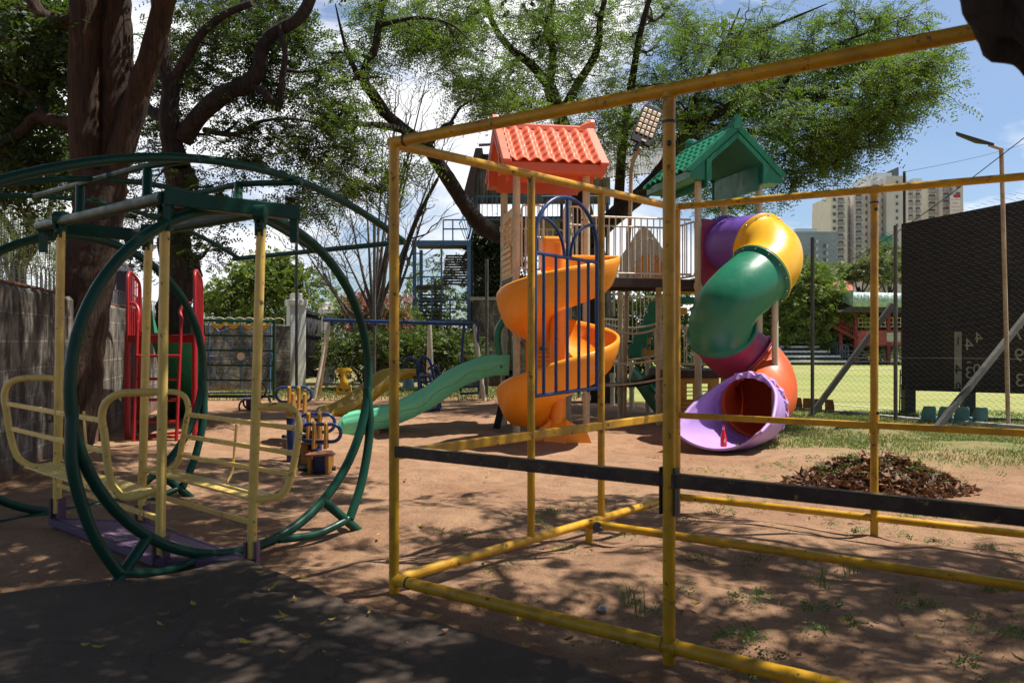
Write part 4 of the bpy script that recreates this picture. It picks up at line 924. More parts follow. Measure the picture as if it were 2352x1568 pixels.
# --- bare tree, pale and leafless
T = Tree('bare_tree', 'bare pale tree fanning many leafless branches behind the blue swing beam', (-4.2, 26, 0), 21, M_bark4, M_leafA)
b0 = P(872, 850, 26)
T.limb([b0, P(868, 780, 26), P(862, 715, 26)], .26, .18)
tipsx = [(690, 560), (760, 520), (800, 470), (840, 400), (880, 330), (905, 280), (935, 260), (960, 300), (1000, 400), (790, 600), (730, 600), (1020, 330), (910, 200), (980, 180)]
for i, (x, y) in enumerate(tipsx):
    st = P(862+T.r.uniform(-10, 10), 730+T.r.uniform(-20, 60), 26); en = P(x, y, 26+T.r.uniform(-1.5, 1.5)); mid = st.lerp(en, .45)+Vector((T.r.uniform(-.25, .25), 0, -.25))
    T.limb([st, mid, en], .085, .022, 8, 6)
    for k in range(7):
        f = T.r.uniform(.3, 1); a = st.lerp(en, f); a = min(T.nodes[-24:], key=lambda q: (q[0]-a).length)[0]
        d = (en-st).normalized()+Vector((T.r.gauss(0, .45), T.r.gauss(0, .3), T.r.gauss(.1, .3))); l = T.r.uniform(.8, 2.2); e = a+d.normalized()*l
        tp = wig(a, e, 6, .06, T.r); T.m.tube(tp, [.02-.0024*j for j in range(7)], 4, False)
        for _ in range(4):
            g = T.r.randint(2, 6); d2_ = d.normalized()+Vector((T.r.gauss(0, .6), T.r.gauss(0, .3), T.r.gauss(.1, .45)))
            T.m.tube(wig(tp[g], tp[g]+d2_.normalized()*T.r.uniform(.4, 1.1), 4, .08, T.r), [.009, .008, .007, .006, .005], 3, False)
T.done()
# --- leaning dark stem in front of it
T = Tree('leaning_sapling', 'thin dark leaning stem crossing the sky left of the blue stair tower', (-3.6, 24, 0), 4, M_bark3, M_leafA)
T.limb([P(895, 840, 24), P(905, 700, 24), P(925, 600, 24), P(960, 500, 24), P(1005, 412, 24)], .10, .05, 8, 7)
for a, b_ in (((925, 600), (1020, 560)), ((940, 550), (1055, 490)), ((960, 500), (1000, 470)), ((1005, 412), (1040, 330)), ((915, 640), (1010, 620))):
    T.m.tube(wig(P(*a, 24), P(*b_, 24), 7, .06, T.r), [.03-.003*j for j in range(8)], 5, False)
T.done()
# --- round bushy trees and shrubs beyond the walls
def bush(name, label, base, blobs, leaf, seed, cat='tree', group=None, per=70, rad=.6, lsz=(.2, .05, .12), np_=3, trunk=.12, extra=None):
    T = Tree(name, label, base, seed, M_bark2, leaf, cat, group); b = Vector(base)
    c0 = blobs[0][0]
    T.limb([b+Vector((0, 0, -.1)), b.lerp(Vector(c0), .5)+Vector((T.r.uniform(-.1, .1), 0, 0)), Vector(c0)], trunk, trunk*.4, 5, 8)
    for c, r0 in blobs:
        c = Vector(c)
        if (c-Vector(c0)).length > .1: T.limb([b.lerp(Vector(c0), .6), c.lerp(Vector(c0), .4)+Vector((0, 0, -.2*r0)), c], trunk*.5, trunk*.2, 5, 6)
        for _ in range(per):
            d = Vector((T.r.gauss(0, 1), T.r.gauss(0, 1), T.r.gauss(.15, .9))).normalized(); q = c+d*r0*T.r.uniform(.55, 1.05)
            for _ in range(5):
                p = q+Vector((T.r.gauss(0, 1), T.r.gauss(0, 1), T.r.gauss(0, .8)))*rad*.35; T.lp.append(tuple(p)); T.ld.append((d.x+T.r.gauss(0, .7), d.y+T.r.gauss(0, .7), d.z+T.r.gauss(0, .6)))
            if T.r.random() < .3: T.m.tube(wig(c, q, 4, .05, T.r), [.02, .016, .012, .009, .006], 4, False)
    T.done(np_, lsz[0], lsz[1], lsz[2], .2); return T
Yb = 34
bush('bushy_tree', 'light green broad leaved tree behind the stone wall and web climber', (-8.6, Yb, 0), [(P(620, 680, Yb), 1.5), (P(540, 690, Yb), 1.2), (P(700, 680, Yb), 1.3), (P(640, 640, Yb), 1.0), (P(590, 640, Yb), .8), (P(500, 720, Yb), .9)], M_leafC, 31, per=110, lsz=(.25, .05, .15))
Yw = 21
T = Tree('willow_tree', 'drooping pale willow like tree at the far left beyond the wall', (-12.4, Yw, 0), 33, M_bark2, M_leafD)
T.limb([Vector((-12.6, Yw, 0)), P(40, 640, Yw), P(75, 560, Yw), P(60, 480, Yw)], .25, .12); T.limb([P(60, 600, Yw), P(20, 520, Yw), P(-30, 460, Yw)], .12, .06); T.limb([P(75, 560, Yw), P(110, 500, Yw), P(120, 440, Yw)], .1, .05)
for _ in range(260):
    p = P(T.r.uniform(-60, 150), T.r.uniform(420, 600), Yw+T.r.uniform(-1.5, 1.5)); ln_ = T.r.uniform(.4, 1.3)
    for k in range(9): f = k/8; T.lp.append((p.x+T.r.gauss(0, .06), p.y+T.r.gauss(0, .06), p.z-ln_*f)); T.ld.append((T.r.gauss(0, .5), T.r.gauss(0, .5), -1))
    T.m.tube([p, p-Vector((.02, 0, ln_))], .006, 3, False)
T.done(3, .16, .012, .07, .2)
# tree by the bleachers
Yt = 54
bush('field_tree', 'leafy green tree standing beside the concrete bleachers across the field', (P(1812, 800, Yt).x, Yt, 0), [(P(1830, 690, Yt), 2.4), (P(1780, 720, Yt), 2.0), (P(1890, 690, Yt), 1.9), (P(1840, 655, Yt), 1.5), (P(1920, 720, Yt), 1.3), (P(1745, 770, Yt), 1.6), (P(1870, 750, Yt), 1.5), (P(1790, 665, Yt), 1.4)], M_leafC, 41, per=120, rad=1.0, lsz=(.5, .09, .25), trunk=.3)
bush('field_tree', 'darker leafy tree right of the bleachers, half behind the red stand', (P(1950, 800, 58).x, 58, 0), [(P(1950, 760, 58), 2.0), (P(1990, 790, 58), 1.6), (P(1920, 790, 58), 1.5)], M_leafH, 43, per=90, rad=1.0, lsz=(.5, .09, .25), trunk=.25)
# flat topped acacias in front of the tower block
for i, (bx, Y, pads, lab) in enumerate(((1975, 100, [(1960, 615, 50), (2010, 600, 45), (1985, 628, 60), (1945, 640, 45), (2040, 640, 40)], 'flat topped acacia left of the yellow post, below the tower block'), (2045, 105, [(2030, 575, 40), (2050, 590, 35), (2060, 610, 35), (2020, 630, 30)], 'flat topped acacia beside the black board, below the tower block'))):
    T = Tree('acacia', lab, (P(bx, 700, Y).x, Y, 0), 50+i, M_bark2, M_leafAc, group='acacias below the tower block')
    hub = P(bx, 690, Y); T.limb([Vector((hub.x, Y, 0)), hub, P(bx-4, 660, Y)], .35, .2)
    for x, y, wd in pads:
        c = P(x, y, Y+T.r.uniform(-2, 2)); T.limb([P(bx, 680, Y), P((x+bx)/2, (y+690)/2+10, Y), c], .13, .05)
        for _ in range(60):
            p = c+Vector((T.r.gauss(0, wd*.028), T.r.gauss(0, 1.2), T.r.gauss(0, .22)))
            for _ in range(4): T.lp.append((p.x+T.r.gauss(0, .4), p.y+T.r.gauss(0, .4), p.z+T.r.gauss(0, .15))); T.ld.append((T.r.gauss(0, 1), T.r.gauss(0, 1), T.r.gauss(0, .3)))
    T.done(4, .8, .10, .32, .1)
# hedge, bougainvillea, dark trees under the raised hut
bush('hedge', 'clipped green hedge behind the chain link fence under the blue beam', (-4.5, 25, 0), [(P(790+i*34, 815+(i % 2)*6, 24.6), .62) for i in range(9)], M_leafH, 61, 'hedge', per=90, rad=.5, lsz=(.16, .035, .09), trunk=.05)
bush('flowering_shrub', 'pink flowering shrub above the hedge left of the blue stair tower', (-5.2, 28.5, 0), [(P(800+i*25, 722+(i % 3)*12, 28.5), .6) for i in range(6)], M_leafC, 62, 'shrub', per=60, rad=.6, lsz=(.18, .035, .1), trunk=.06)
V, Q = sprays([tuple(P(random.uniform(785, 945), random.uniform(672, 765), random.uniform(27.3, 28.2))) for _ in range(380)], [(random.gauss(0, 1), random.gauss(0, 1), random.gauss(0, 1)) for _ in range(380)], 2, .14, .035, .08, rng)
npobj('flowers', V, Q, M_leafP, bpy.data.objects['flowering_shrub'])
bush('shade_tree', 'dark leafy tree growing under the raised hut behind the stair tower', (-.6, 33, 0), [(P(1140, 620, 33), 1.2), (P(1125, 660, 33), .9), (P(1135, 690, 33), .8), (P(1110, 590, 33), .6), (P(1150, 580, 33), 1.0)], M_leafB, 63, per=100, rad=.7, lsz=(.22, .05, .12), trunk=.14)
bush('shade_tree', 'mid green tree seen through the steps of the blue stair tower', (-3.2, 35, 0), [(P(1000, 650, 35), 1.2), (P(980, 700, 35), 1.1), (P(1030, 690, 35), 1.1), (P(990, 770, 35), 1.0), (P(1040, 760, 35), 1.0)], M_leafC, 64, per=34, rad=.7, lsz=(.22, .05, .12), trunk=.14)
bush('shade_tree', 'dark leafy tree between the red and green towers behind the posts', (4.2, 30, 0), [(P(1420, 700, 30), 1.3), (P(1480, 760, 30), 1.2), (P(1370, 760, 30), 1.2), (P(1290, 720, 30), 1.3), (P(1230, 740, 30), 1.2), (P(1320, 800, 30), 1.0), (P(1540, 730, 30), 1.2), (P(1590, 790, 30), 1.1), (P(1450, 820, 30), 1.1)], M_leafB, 65, per=110, rad=.7, lsz=(.22, .05, .12), trunk=.14)
bush('low_shrub', 'dark purplish leafy shrub at the left edge behind the gondola', (-5.4, 9.6, 0), [(P(20, 990, 9.6), .28), (P(60, 1010, 9.6), .24), (P(5, 1030, 9.3), .22)], M_leafB, 66, 'shrub', per=40, rad=.25, lsz=(.12, .02, .06), trunk=.02)
# ------------------------------------------------------------------ stone wall with wire hoops, gate, pillars, billboard
def wall_seg(name, label, pts, h0, h1, th=.3, hoops=0, hh=.38):
    o = thing(name, label, 'wall', (pts[0][0], pts[0][1], 0)); m = MB(); n = len(pts)
    rr = random.Random(len(label))
    for i in range(n-1):
        a, b_ = Vector((*pts[i], 0)), Vector((*pts[i+1], 0)); t = (b_-a).normalized(); nn = Vector((-t.y, t.x, 0))*th/2; k = max(2, int((b_-a).length/.45)); rg = []
        for j in range(k+1):
            p = a.lerp(b_, j/k); z = h0+(h1-h0)*(i+j/k)/(n-1)+rr.uniform(-.02, .02)
            rg.append([p-nn+Vector((0, 0, -.1)), p-nn+Vector((0, 0, z-.05)), p-nn*.7+Vector((0, 0, z)), p+nn*.7+Vector((0, 0, z)), p+nn+Vector((0, 0, z-.05)), p+nn+Vector((0, 0, -.1))])
        m.loft(rg, True, True, False)
    m.obj('stonework', M_wall, o)
    return o
Wp = [(-5.05, 7.2), (-5.6, 9.4), (-7.9, 17.5), (-9.6, 24.2)]
wl = wall_seg('stone_wall', 'dark stained stone block wall running back along the left side', Wp, 2.08, 2.1)
wr = wall_seg('stone_wall', 'low weathered stone wall directly behind the web climber', [(-9.6, 24.3), (-6.95, 25.2)], 2.04, 2.02)
def hoops(par, pts, z, step, hw, hh, r=.009, mt=None):
    mt = mt or M_galv; first = None
    L_ = [Vector((*p, 0)) for p in pts]
    for i in range(len(L_)-1):
        a, b_ = L_[i], L_[i+1]; l = (b_-a).length; t = (b_-a)/l; k = int(l/step)
        for j in range(k):
            p = a+t*(j+.5)*step; ang = math.atan2(t.y, t.x)
            if first is None:
                m = MB(); m.tube([Vector((-hw, 0, 0)), Vector((-hw, 0, hh*.55))]+[Vector((-hw*math.cos(q), 0, hh*.55+hh*.45*math.sin(q))) for q in np.linspace(.2, math.pi-.2, 9)]+[Vector((hw, 0, hh*.55)), Vector((hw, 0, 0))], r, 5, False)
                o = m.obj('wire_hoop', mt, par, True); first = o
            else: o = first.copy(); COL.objects.link(o); o.parent = par
            o.location = zl(p, z-.02)-ORG[par.name]; o.rotation_euler = (0, 0, ang)
hoops(wl, Wp, 2.1, .185, .12, .33, .0065); hoops(wr, [(-9.6, 24.3), (-6.95, 25.2)], 2.03, .29, .16, .22, .014, M_white)
m = MB(); m.tube([Vector((*p, 2.13)) for p in Wp], .022, 6); m.obj('rusty_wire', simple('rusty_wire', (.14, .05, .025), .8), wl)
def pillar(x, Y, w_, top, lab):
    o = thing('gate_pillar', lab, 'pillar', (P(x, 0, Y).x, Y, 0), 0, 'white gate pillars'); p = Vector((P(x, 0, Y).x, Y, 0))
    m = MB(); m.box(zl(p, (top-.45)/2-.05), (w_, w_, top-.35), R(28)); m.obj('shaft', M_pillar, o, bevel=.03)
    m = MB(); m.box(zl(p, top-.36), (w_+.10, w_+.10, .20), R(28)); m.obj('cap', M_pillar, o, bevel=.03)
    m = MB(); m.box(zl(p, top-.16), (w_*.66, w_*.66, .22), R(28)); m.obj('top_block', M_pillar, o, bevel=.03)
pillar(680, 26.4, .52, 3.12, 'white painted concrete gate pillar nearer the web climber'); pillar(753, 29.2, .46, 2.95, 'white painted concrete gate pillar on the far side of the black gate')
gate = thing('sheet_gate', 'black corrugated sheet gate between the two white pillars', 'gate', (-6.6, 27.5, 0))
ga, gb = P(703, 880, 26.8), P(738, 880, 28.9); ga.z = gb.z = 0; gt_ = (gb-ga); gl = gt_.length; ga_ = math.atan2(gt_.y, gt_.x)
m = MB(); gn = Vector((-gt_.y, gt_.x, 0)).normalized(); rg = []
for j in range(80): q = ga+gt_*j/79; o_ = gn*.02*math.sin(j*1.2); rg.append([q+o_+Vector((0, 0, .25)), q+o_+Vector((0, 0, 2.62-.2*j/79)), q+o_+gn*.01+Vector((0, 0, 2.62-.2*j/79)), q+o_+gn*.01+Vector((0, 0, .25))])
m.loft(rg, True, True); m.obj('sheet', M_black, gate)
for z in (.3, 1.0, 1.75, 2.5):
    m = MB(); m.bar(zl(ga, z)-gn*.06, zl(gb, z-.05)-gn*.06, .05, .05); m.obj('gate_bar', M_dark, gate)
bb = thing('billboard', 'pale billboard with a pink flower beyond the stone wall', 'billboard', (P(235, 700, 24).x, 24, 0)); bc = P(232, 655, 24)
m = MB(); m.box(bc+Vector((.25, 0, .0)), (1.5, .12, 1.25)); m.obj('panel', simple('billboard_white', (.6, .66, .7), .5), bb)
m = MB(); m.box(bc+Vector((.72, -.09, -.1)), (.42, .04, 1.0)); m.obj('dark_strip', simple('billboard_navy', (.02, .025, .06), .5), bb)
M_pink = simple('pink_print', (.55, .10, .19), .6, .3)
fc = bc+Vector((-.30, -.08, -.02))
for k in range(5):
    a = k*1.257+.5; m = MB(); pet = [fc+Vector((math.cos(a+u)*v, -.004*k, math.sin(a+u)*v)) for u, v in ((0, .02), (.45, .2), (.5, .36), (.2, .44), (-.2, .44), (-.5, .36), (-.45, .2))]
    m.prism(pet, (0, .012, 0)); m.obj('petal', M_pink, bb)
m = MB(); m.ball(fc+Vector((0, -.03, 0)), .055, 5, (1, .4, 1)); m.obj('flower_heart', simple('pale_pink_print', (.75, .5, .5)), bb)
m = MB(); m.tube([zl(bc, 0), zl(bc, 2.6)], .08, 8); m.obj('leg', M_dark, bb)

# ------------------------------------------------------------------ red ladder slide
red = thing('ladder_slide', 'red steel ladder platform with a dark green slide descending behind it', 'slide', (-5.3, 12.6, 0))
rp = {'fl': (P(293, 0, 12.3), 2.56), 'fr': (P(447, 0, 12.0), 2.56), 'bl': (P(322, 0, 13.2), 2.4), 'br': (P(464, 0, 12.9), 2.4)}
def rz(y, Y): return CZ+(HY-y)/F*Y
for k in rp:
    p = rp[k][0]; m = MB(); m.tube([zl(p, -.05), zl(p, 1.6)], .042, 10); m.obj('post', M_red, red)
m = MB(); c = sum((rp[k][0] for k in rp), Vector())/4
qs = [rp[k][0] for k in ('fl', 'fr', 'br', 'bl')]
for i in range(4): m.bar(zl(qs[i], 1.54), zl(qs[(i+1) % 4], 1.54), .05, .12)
m.prism([zl(q, 1.56) for q in qs], (0, 0, .03)); m.obj('platform', M_red, red, bevel=.005)
for a, b_ in (('fl', 'bl'), ('fr', 'br')):
    pa, pb = rp[a][0], rp[b_][0]; t = (pb-pa)
    m = MB(); m.tube(spline([zl(pa, 1.6), zl(pa, 2.35), zl(pa+t*.06, 2.52), zl(pa+t*.25, 2.57), zl(pa+t*.75, 2.50), zl(pa+t*.95, 2.40), zl(pb, 2.2), zl(pb, 1.6)], 4), .025, 8); g = m.obj('side_panel', M_red, red)
    for k in range(1, 6):
        f = k/6; m = MB(); m.tube([zl(pa+t*f, 1.6), zl(pa+t*f, 2.56-.12*f)], .011, 6); m.obj('bar', M_red, g)
    m = MB(); x0 = 302 if a == 'fl' else 447; x1 = 315 if a == 'fl' else 415; hx = 300 if a == 'fl' else 440
    m.tube(spline([P(hx, 697, 12.15), P((hx+x1)/2+(4 if a == 'fl' else -4), 700, 12.1), P(x1+(3 if a == 'fl' else -1), 715, 12.05), P(x1+2, 735, 12), P(x1, 775, 11.95), P((307 if a == 'fl' else 405), 1014, 11.8)], 6), .026, 8); m.obj('ladder_rail', M_red, red)
for y in (818, 871, 919, 969, 1004):
    f = (y-775)/240; m = MB(); m.tube([P(315-8*f, y, 11.9), P(415-9*f, y, 11.9)], .021, 8); m.obj('rung', M_red, red)
m = MB(); m.tube([P(293, 1005, 12.2), P(455, 990, 12.2)], .022, 6); m.obj('base_bar', M_red, red)
m = MB(); rg = []
for x, y, Y, w_ in ((396, 765, 12.9, .36), (398, 772, 13.3, .37), (408, 810, 13.9, .38), (416, 860, 14.5, .39), (422, 905, 15.2, .40), (428, 940, 15.9, .41), (430, 945, 16.3, .41)):
    c = P(x, y, Y); rg.append([c+Vector((u*w_, 0, v)) for u, v in ((-1.05, .34), (-.9, .36), (-.8, .0), (0, -.04), (.8, 0), (.9, .36), (1.05, .34), (.95, -.10), (0, -.16), (-.95, -.10))])
m.loft(rg); m.obj('slide_chute', M_gtube, red)

# ------------------------------------------------------------------ spider web climber
Yc = 20.6
web = thing('web_climber', 'square green climbing frame with a blue spider web of bars', 'climbing frame', (P(548, 0, Yc).x, Yc, 0))
def wpt(x, y, dy=0): return P(x, y, Yc+dy)
for a, b_ in (((467, 735), (467, 925)), ((630, 735), (629, 925)), ((465, 736), (632, 739)), ((467, 911), (629, 911))):
    m = MB(); m.tube([wpt(*a), wpt(*b_)], .038, 8); m.obj('frame_tube', M_dgreen, web)
for y in (772, 806, 840, 874):
    m = MB(); m.tube([wpt(467, y-1), wpt(629, y+1)], .026, 8); m.obj('cross_bar', M_dgreen, web)
cx, cy = 553, 819
for k in range(8):
    a = k*math.pi/4; ex_ = (cx+74*math.cos(a)*(1.22 if k % 2 else 1), cy+74*math.sin(a)*(1.36 if k % 2 else 1))
    m = MB(); m.tube([wpt(cx, cy, .06), wpt(*ex_, .06)], .018, 6); m.obj('spoke', M_sblue, web)
for r0 in (26, 50, 73):
    m = MB(); m.tube([wpt(cx+r0*math.cos(k*math.pi/4)*(1.05 if k % 2 else 1), cy+r0*math.sin(k*math.pi/4)*(1.05 if k % 2 else 1), .06) for k in range(8)], .016, 6, loop=True); m.obj('web_ring', M_sblue, web)
for a, b_ in (((480, 742), (476, 905)), ((476, 903), (622, 903)), ((622, 742), (620, 903))):
    m = MB(); m.tube([wpt(*a, .06), wpt(*b_, .06)], .022, 6); m.obj('inner_bar', M_sblue, web)
m = MB(); c = wpt(cx, cy, .03); m.loft([[c+Vector((.10*math.cos(q), dy, .10*math.sin(q))) for q in np.linspace(0, 6.283, 17)[:-1]] for dy in (0, .03)]); m.obj('hub', M_white, web)
for k in range(4):
    x0 = 484+k*35; m = MB()
    for j in range(4): m.tube(spline([wpt(x0, 741, -.03), wpt(x0+9, 746+j*1.6, -.03), wpt(x0+17, 749+j*2, -.03), wpt(x0+25, 746+j*1.6, -.03), wpt(x0+33, 741, -.03)], 4), .016, 5, False)
    m.obj('swag', M_ytube, web)

# ------------------------------------------------------------------ blue beam swing set with an animal seat
sw = thing('swing_set', 'blue beam swing set on white A frame legs before the hedge', 'swing set', (P(920, 0, 20.6).x, 20.6, 0))
def line(par, name, pts, r, mt, n=8): m = MB(); m.tube(pts, r, n); return m.obj(name, mt, par)
Sw = 20.6
line(sw, 'beam', [P(742, 736, Sw), P(1098, 746, Sw-.5)], .045, M_blue)
for pts, mt in (([P(757, 738, Sw), P(722, 917, Sw-.3)], M_white), ([P(757, 740, Sw), P(733, 905, Sw+.8)], M_rustpole), ([P(987, 742, Sw), P(982, 885, Sw+.9)], M_white), ([P(1090, 746, Sw-.5), P(1113, 921, Sw-.9)], M_white), ([P(1090, 746, Sw-.4), P(1105, 915, Sw+.2)], M_rustpole), ([P(987, 742, Sw), P(995, 915, Sw-.4)], M_white)):
    line(sw, 'leg', pts, .045, mt)
for y, z in ((792, 0), (850, 0)): line(sw, 'leg_brace', [P(745-(y-740)*.2, y, Sw-.2), P(752-(y-740)*.13, y-3, Sw+.5)], .022, M_rustpole, 6)
def chain(par, a, b_, nl=26, r=.006):
    m = MB(); a = Vector(a); b_ = Vector(b_); t = (b_-a)/nl
    for i in range(nl):
        c = a+t*(i+.5); h = t.length*.62; wv = h*.55; ax = Vector((1, 0, 0)) if i % 2 else Vector((0, 1, 0)); tn = t.normalized()
        m.tube([c+ax*wv*math.cos(q)+tn*h*math.sin(q) for q in np.linspace(0, 6.283, 9)[:-1]], r, 3, loop=True)
    return m.obj('chain', M_dark, par)
ani = thing('animal_swing', 'yellow animal shaped swing seat hanging on chains from the blue beam', 'swing seat', P(790, 905, Sw))
rg = []
for y, hw, hd in ((846, .16, .05), (850, .21, .06), (856, .19, .07), (860, .085, .08), (866, .075, .09), (876, .11, .12), (884, .105, .12), (890, .075, .08), (893, .07, .05)):
    c = P(790, y, Sw); rg.append([c+Vector((hw*math.cos(q), hd*math.sin(q), 0)) for q in np.linspace(0, 6.283, 15)[:-1]])
m = MB(); m.loft(rg); m.obj('body', M_yslide, ani)
m = MB()
for a, b_ in (((775, 886), (775, 905)), ((805, 886), (805, 905)), ((790, 886), (790, 905)), ((773, 905), (807, 905)), ((773, 888), (807, 888))): m.bar(P(*a, Sw-.05), P(*b_, Sw-.05), .06, .06, (0, 1, .01))
m.obj('foot_rest', M_yslide, ani, bevel=.015)
for x in (775, 806): chain(ani, P(x+(0 if x < 790 else 12), 740, Sw), P(x, 848, Sw))
for x0, x1 in ((973, 972), (1028, 1030)): chain(sw, P(x0, 742, Sw), P(x1, 870, Sw))
for x in (763, 808, 862, 973, 1028): m = MB(); m.box(P(x, 745, Sw), (.08, .08, .10)); m.obj('hanger', M_blue, sw, bevel=.01)
fs = thing('frame_swing', 'navy tubular frame hanging below the right end of the swing beam', 'swing', P(1082, 905, 20))
line(fs, 'frame', spline([P(1066, 748, 20), P(1062, 800, 20), P(1058, 900, 20)], 4), .035, M_blue); line(fs, 'frame', spline([P(1100, 750, 20), P(1098, 790, 20), P(1100, 900, 20)], 4), .035, M_blue)
for y in (890, 905): line(fs, 'cross_bar', [P(1056, y, 20), P(1100, y-2, 20)], .03, M_blue)

# ------------------------------------------------------------------ yellow slide with its blue ladder
ys = thing('garden_slide', 'mustard yellow slide with a navy tubular ladder behind the mint slide', 'slide', G(900, 940))
wave_slide(ys, 'chute', [P(935, 858, 18.4), P(900, 862, 18.1), P(868, 884, 17.7), P(830, 914, 17.3), P(795, 936, 16.9), P(765, 947, 16.6), P(742, 952, 16.4)], .36, M_yslide, 'mustard yellow chute', Vector((.62, -.78, 0)).normalized(), wl=.12, skirt=.1)
for x, Y in ((940, 18.6), (973, 18.2)):
    line(ys, 'ladder_rail', spline([P(x-14, 870, Y), P(x-10, 832, Y), P(x, 822, Y), P(x+14, 830, Y), P(x+24, 870, Y), P(x+40, 955, Y-.4)], 5), .032, M_blue)
    line(ys, 'ladder_rail', spline([P(x+10, 850, Y-.3), P(x+22, 840, Y-.3), P(x+34, 850, Y-.3), P(x+40, 885, Y-.3)], 5), .028, M_blue)
m = MB(); m.prism([P(938, 862, 18.6), P(985, 860, 18.3), P(995, 868, 17.8), P(950, 870, 18)], (0, 0, .04)); m.obj('platform', M_dark, ys)
for y in (880, 902, 924): line(ys, 'rung', [P(958+(y-870)*.3, y, 18.2), P(1000+(y-870)*.3, y-4, 17.9)], .022, M_blue, 6)
for a, b_ in (((945, 955), (1012, 938)), ((1012, 938), (1008, 915)), ((962, 862), (962, 960)), ((985, 862), (1010, 945))): line(ys, 'base_tube', [P(*a, 17.4), P(*b_, 17.2)], .03, M_blue, 6)
m = MB(); c = P(938, 878, 19.5); m.loft([[c+Vector((r0*math.cos(q), r0*math.sin(q), z)) for q in np.linspace(0, 6.283, 17)[:-1]] for r0, z in ((.10, .15), (.16, -.16), (.14, -.16), (.085, .14))]); bk = m.obj('bucket', simple('pale_blue_plastic', (.12, .36, .5), .4)); tag(bk, 'small pale blue tapered bucket seen under the yellow slide', 'bucket')

# ------------------------------------------------------------------ spring rocker with three seats
rk = thing('spring_rocker', 'long navy and orange spring rocker with oval handles near the gondola', 'spring rocker', (-2.4, 10.2, 0))
def oval(par, cx_, cy_, w_, h_, Y):
    pts = []; h2 = h_/2; a0 = w_/2-h2
    for q in np.linspace(-math.pi/2, math.pi/2, 9): pts.append(P(cx_+a0+h2*math.cos(q), cy_+h2*math.sin(q), Y))
    for q in np.linspace(math.pi/2, 3*math.pi/2, 9): pts.append(P(cx_-a0+h2*math.cos(q), cy_+h2*math.sin(q), Y))
    m = MB(); m.tube(pts, .022, 8, loop=True); return m.obj('handle', M_blue, par)
def upright(par, x, y0, y1, Y, wx=.035, d=.09):
    c0, c1 = P(x, y1, Y), P(x, y0, Y); m = MB()
    m.loft([[c+Vector((sx*wx/2, sy*dd/2, 0)) for sx, sy in ((-1, -1), (1, -1), (1, 1), (-1, 1))] for c, dd in ((c0, d*1.8), (c0.lerp(c1, .5), d*1.3), (c0.lerp(c1, .92), d), (c1, d*.45))], True, True, False); m.obj('upright', M_ochre, par, bevel=.006)
def seatb(par, x0, x1, y, Y, mt=M_wood, dep=.34):
    a, b_ = P(x0, y, Y), P(x1, y, Y); w_ = (b_-a).length; c = (a+b_)/2
    pl = [(-.5, -.5), (.5, -.5), (.5, -.1), (.30, .0), (.26, .5), (-.26, .5), (-.30, .0), (-.5, -.1)]
    m = MB(); m.prism([c+Vector((u*w_, v*dep, 0)) for u, v in pl], (0, 0, .025)); m.obj('seat', mt, par, bevel=.012)
seatb(rk, 709, 773, 1044, 9.2)
for x in (717, 757): m = MB(); c = P(x, 1063, 9.3); m.box(c, (.04, .3, .22)); m.obj('side_board', M_ochre, rk, bevel=.01)
m = MB(); m.box(P(737, 1062, 9.35), (.16, .2, .20)); m.obj('beam_end', M_blue, rk)
line(rk, 'foot_peg', [P(686, 1077, 9.35), P(771, 1076, 9.35)], .028, M_dark)
for x in (722, 749): upright(rk, x, 968, 1030, 9.6)
oval(rk, 736, 995, 94, 40, 9.62)
seatb(rk, 696, 756, 1018, 9.9); m = MB(); m.box(P(706, 1040, 10), (.09, .3, .24)); m.obj('side_board', M_ochre, rk, bevel=.01)
line(rk, 'foot_peg', [P(684, 1047, 10), P(712, 1047, 10)], .026, M_dark)
for x in (709, 735): upright(rk, x, 947, 1008, 10.3)
oval(rk, 728, 972, 82, 42, 10.35)
seatb(rk, 690, 722, 980, 10.8); seatb(rk, 691, 725, 998, 10.5, simple('pale_worn_seat', (.45, .42, .38), .5))
seatb(rk, 643, 691, 926, 11.9, simple('pale_seat', (.6, .55, .5), .5)); seatb(rk, 676, 705, 944, 11.5, M_wood)
for x, y0, y1 in ((665, 887, 934), (687, 887, 940)): upright(rk, x, y0, y1, 11.7)
for x, y0, y1 in ((674, 902, 936), (700, 902, 955)): upright(rk, x, y0, y1, 11.3)
oval(rk, 675, 907, 82, 34, 11.75)
m = MB(); m.loft([[P(738, 1058, 9.35)+Vector((u, 0, v)) for u, v in ((-.05, -.05), (.05, -.05), (.05, .05), (-.05, .05))], [P(684, 955, 11.9)+Vector((u, 0, v)) for u, v in ((-.05, -.05), (.05, -.05), (.05, .05), (-.05, .05))]], True, True, False); m.obj('beam', M_blue, rk, bevel=.01)
for x, y0, y1, Y in ((668, 963, 1062, 10.0), (731, 963, 1030, 11.0)):
    c = P(x, y0, Y); m = MB(); m.tube([zl(c, -.05), c], .052, 14); m.obj('post', M_blue, rk)
    m = MB(); m.tube([c-Vector((0, 0, .012)), c+Vector((0, 0, .018))], .058, 14); m.obj('post_cap', M_dark, rk)
line(rk, 'axle', [P(650, 1003, 10.1), P(735, 1003, 10.9)], .024, M_dark)
m = MB(); m.tube([P(690, 1020, 10.2)+Vector((.07*math.cos(q), .07*math.sin(q), -.32+q*.0115)) for q in np.linspace(0, 28, 120)], .012, 5); m.obj('spring', M_dark, rk)
m = MB(); m.box(P(672, 945, 11.9)+Vector((0, 0, -.05)), (.12, .25, .22)); m.obj('side_board', M_ochre, rk, bevel=.01)
bk2 = thing('spring_rocker', 'small purple spring rider with a pale seat before the web climber', 'spring rocker', G(580, 935))
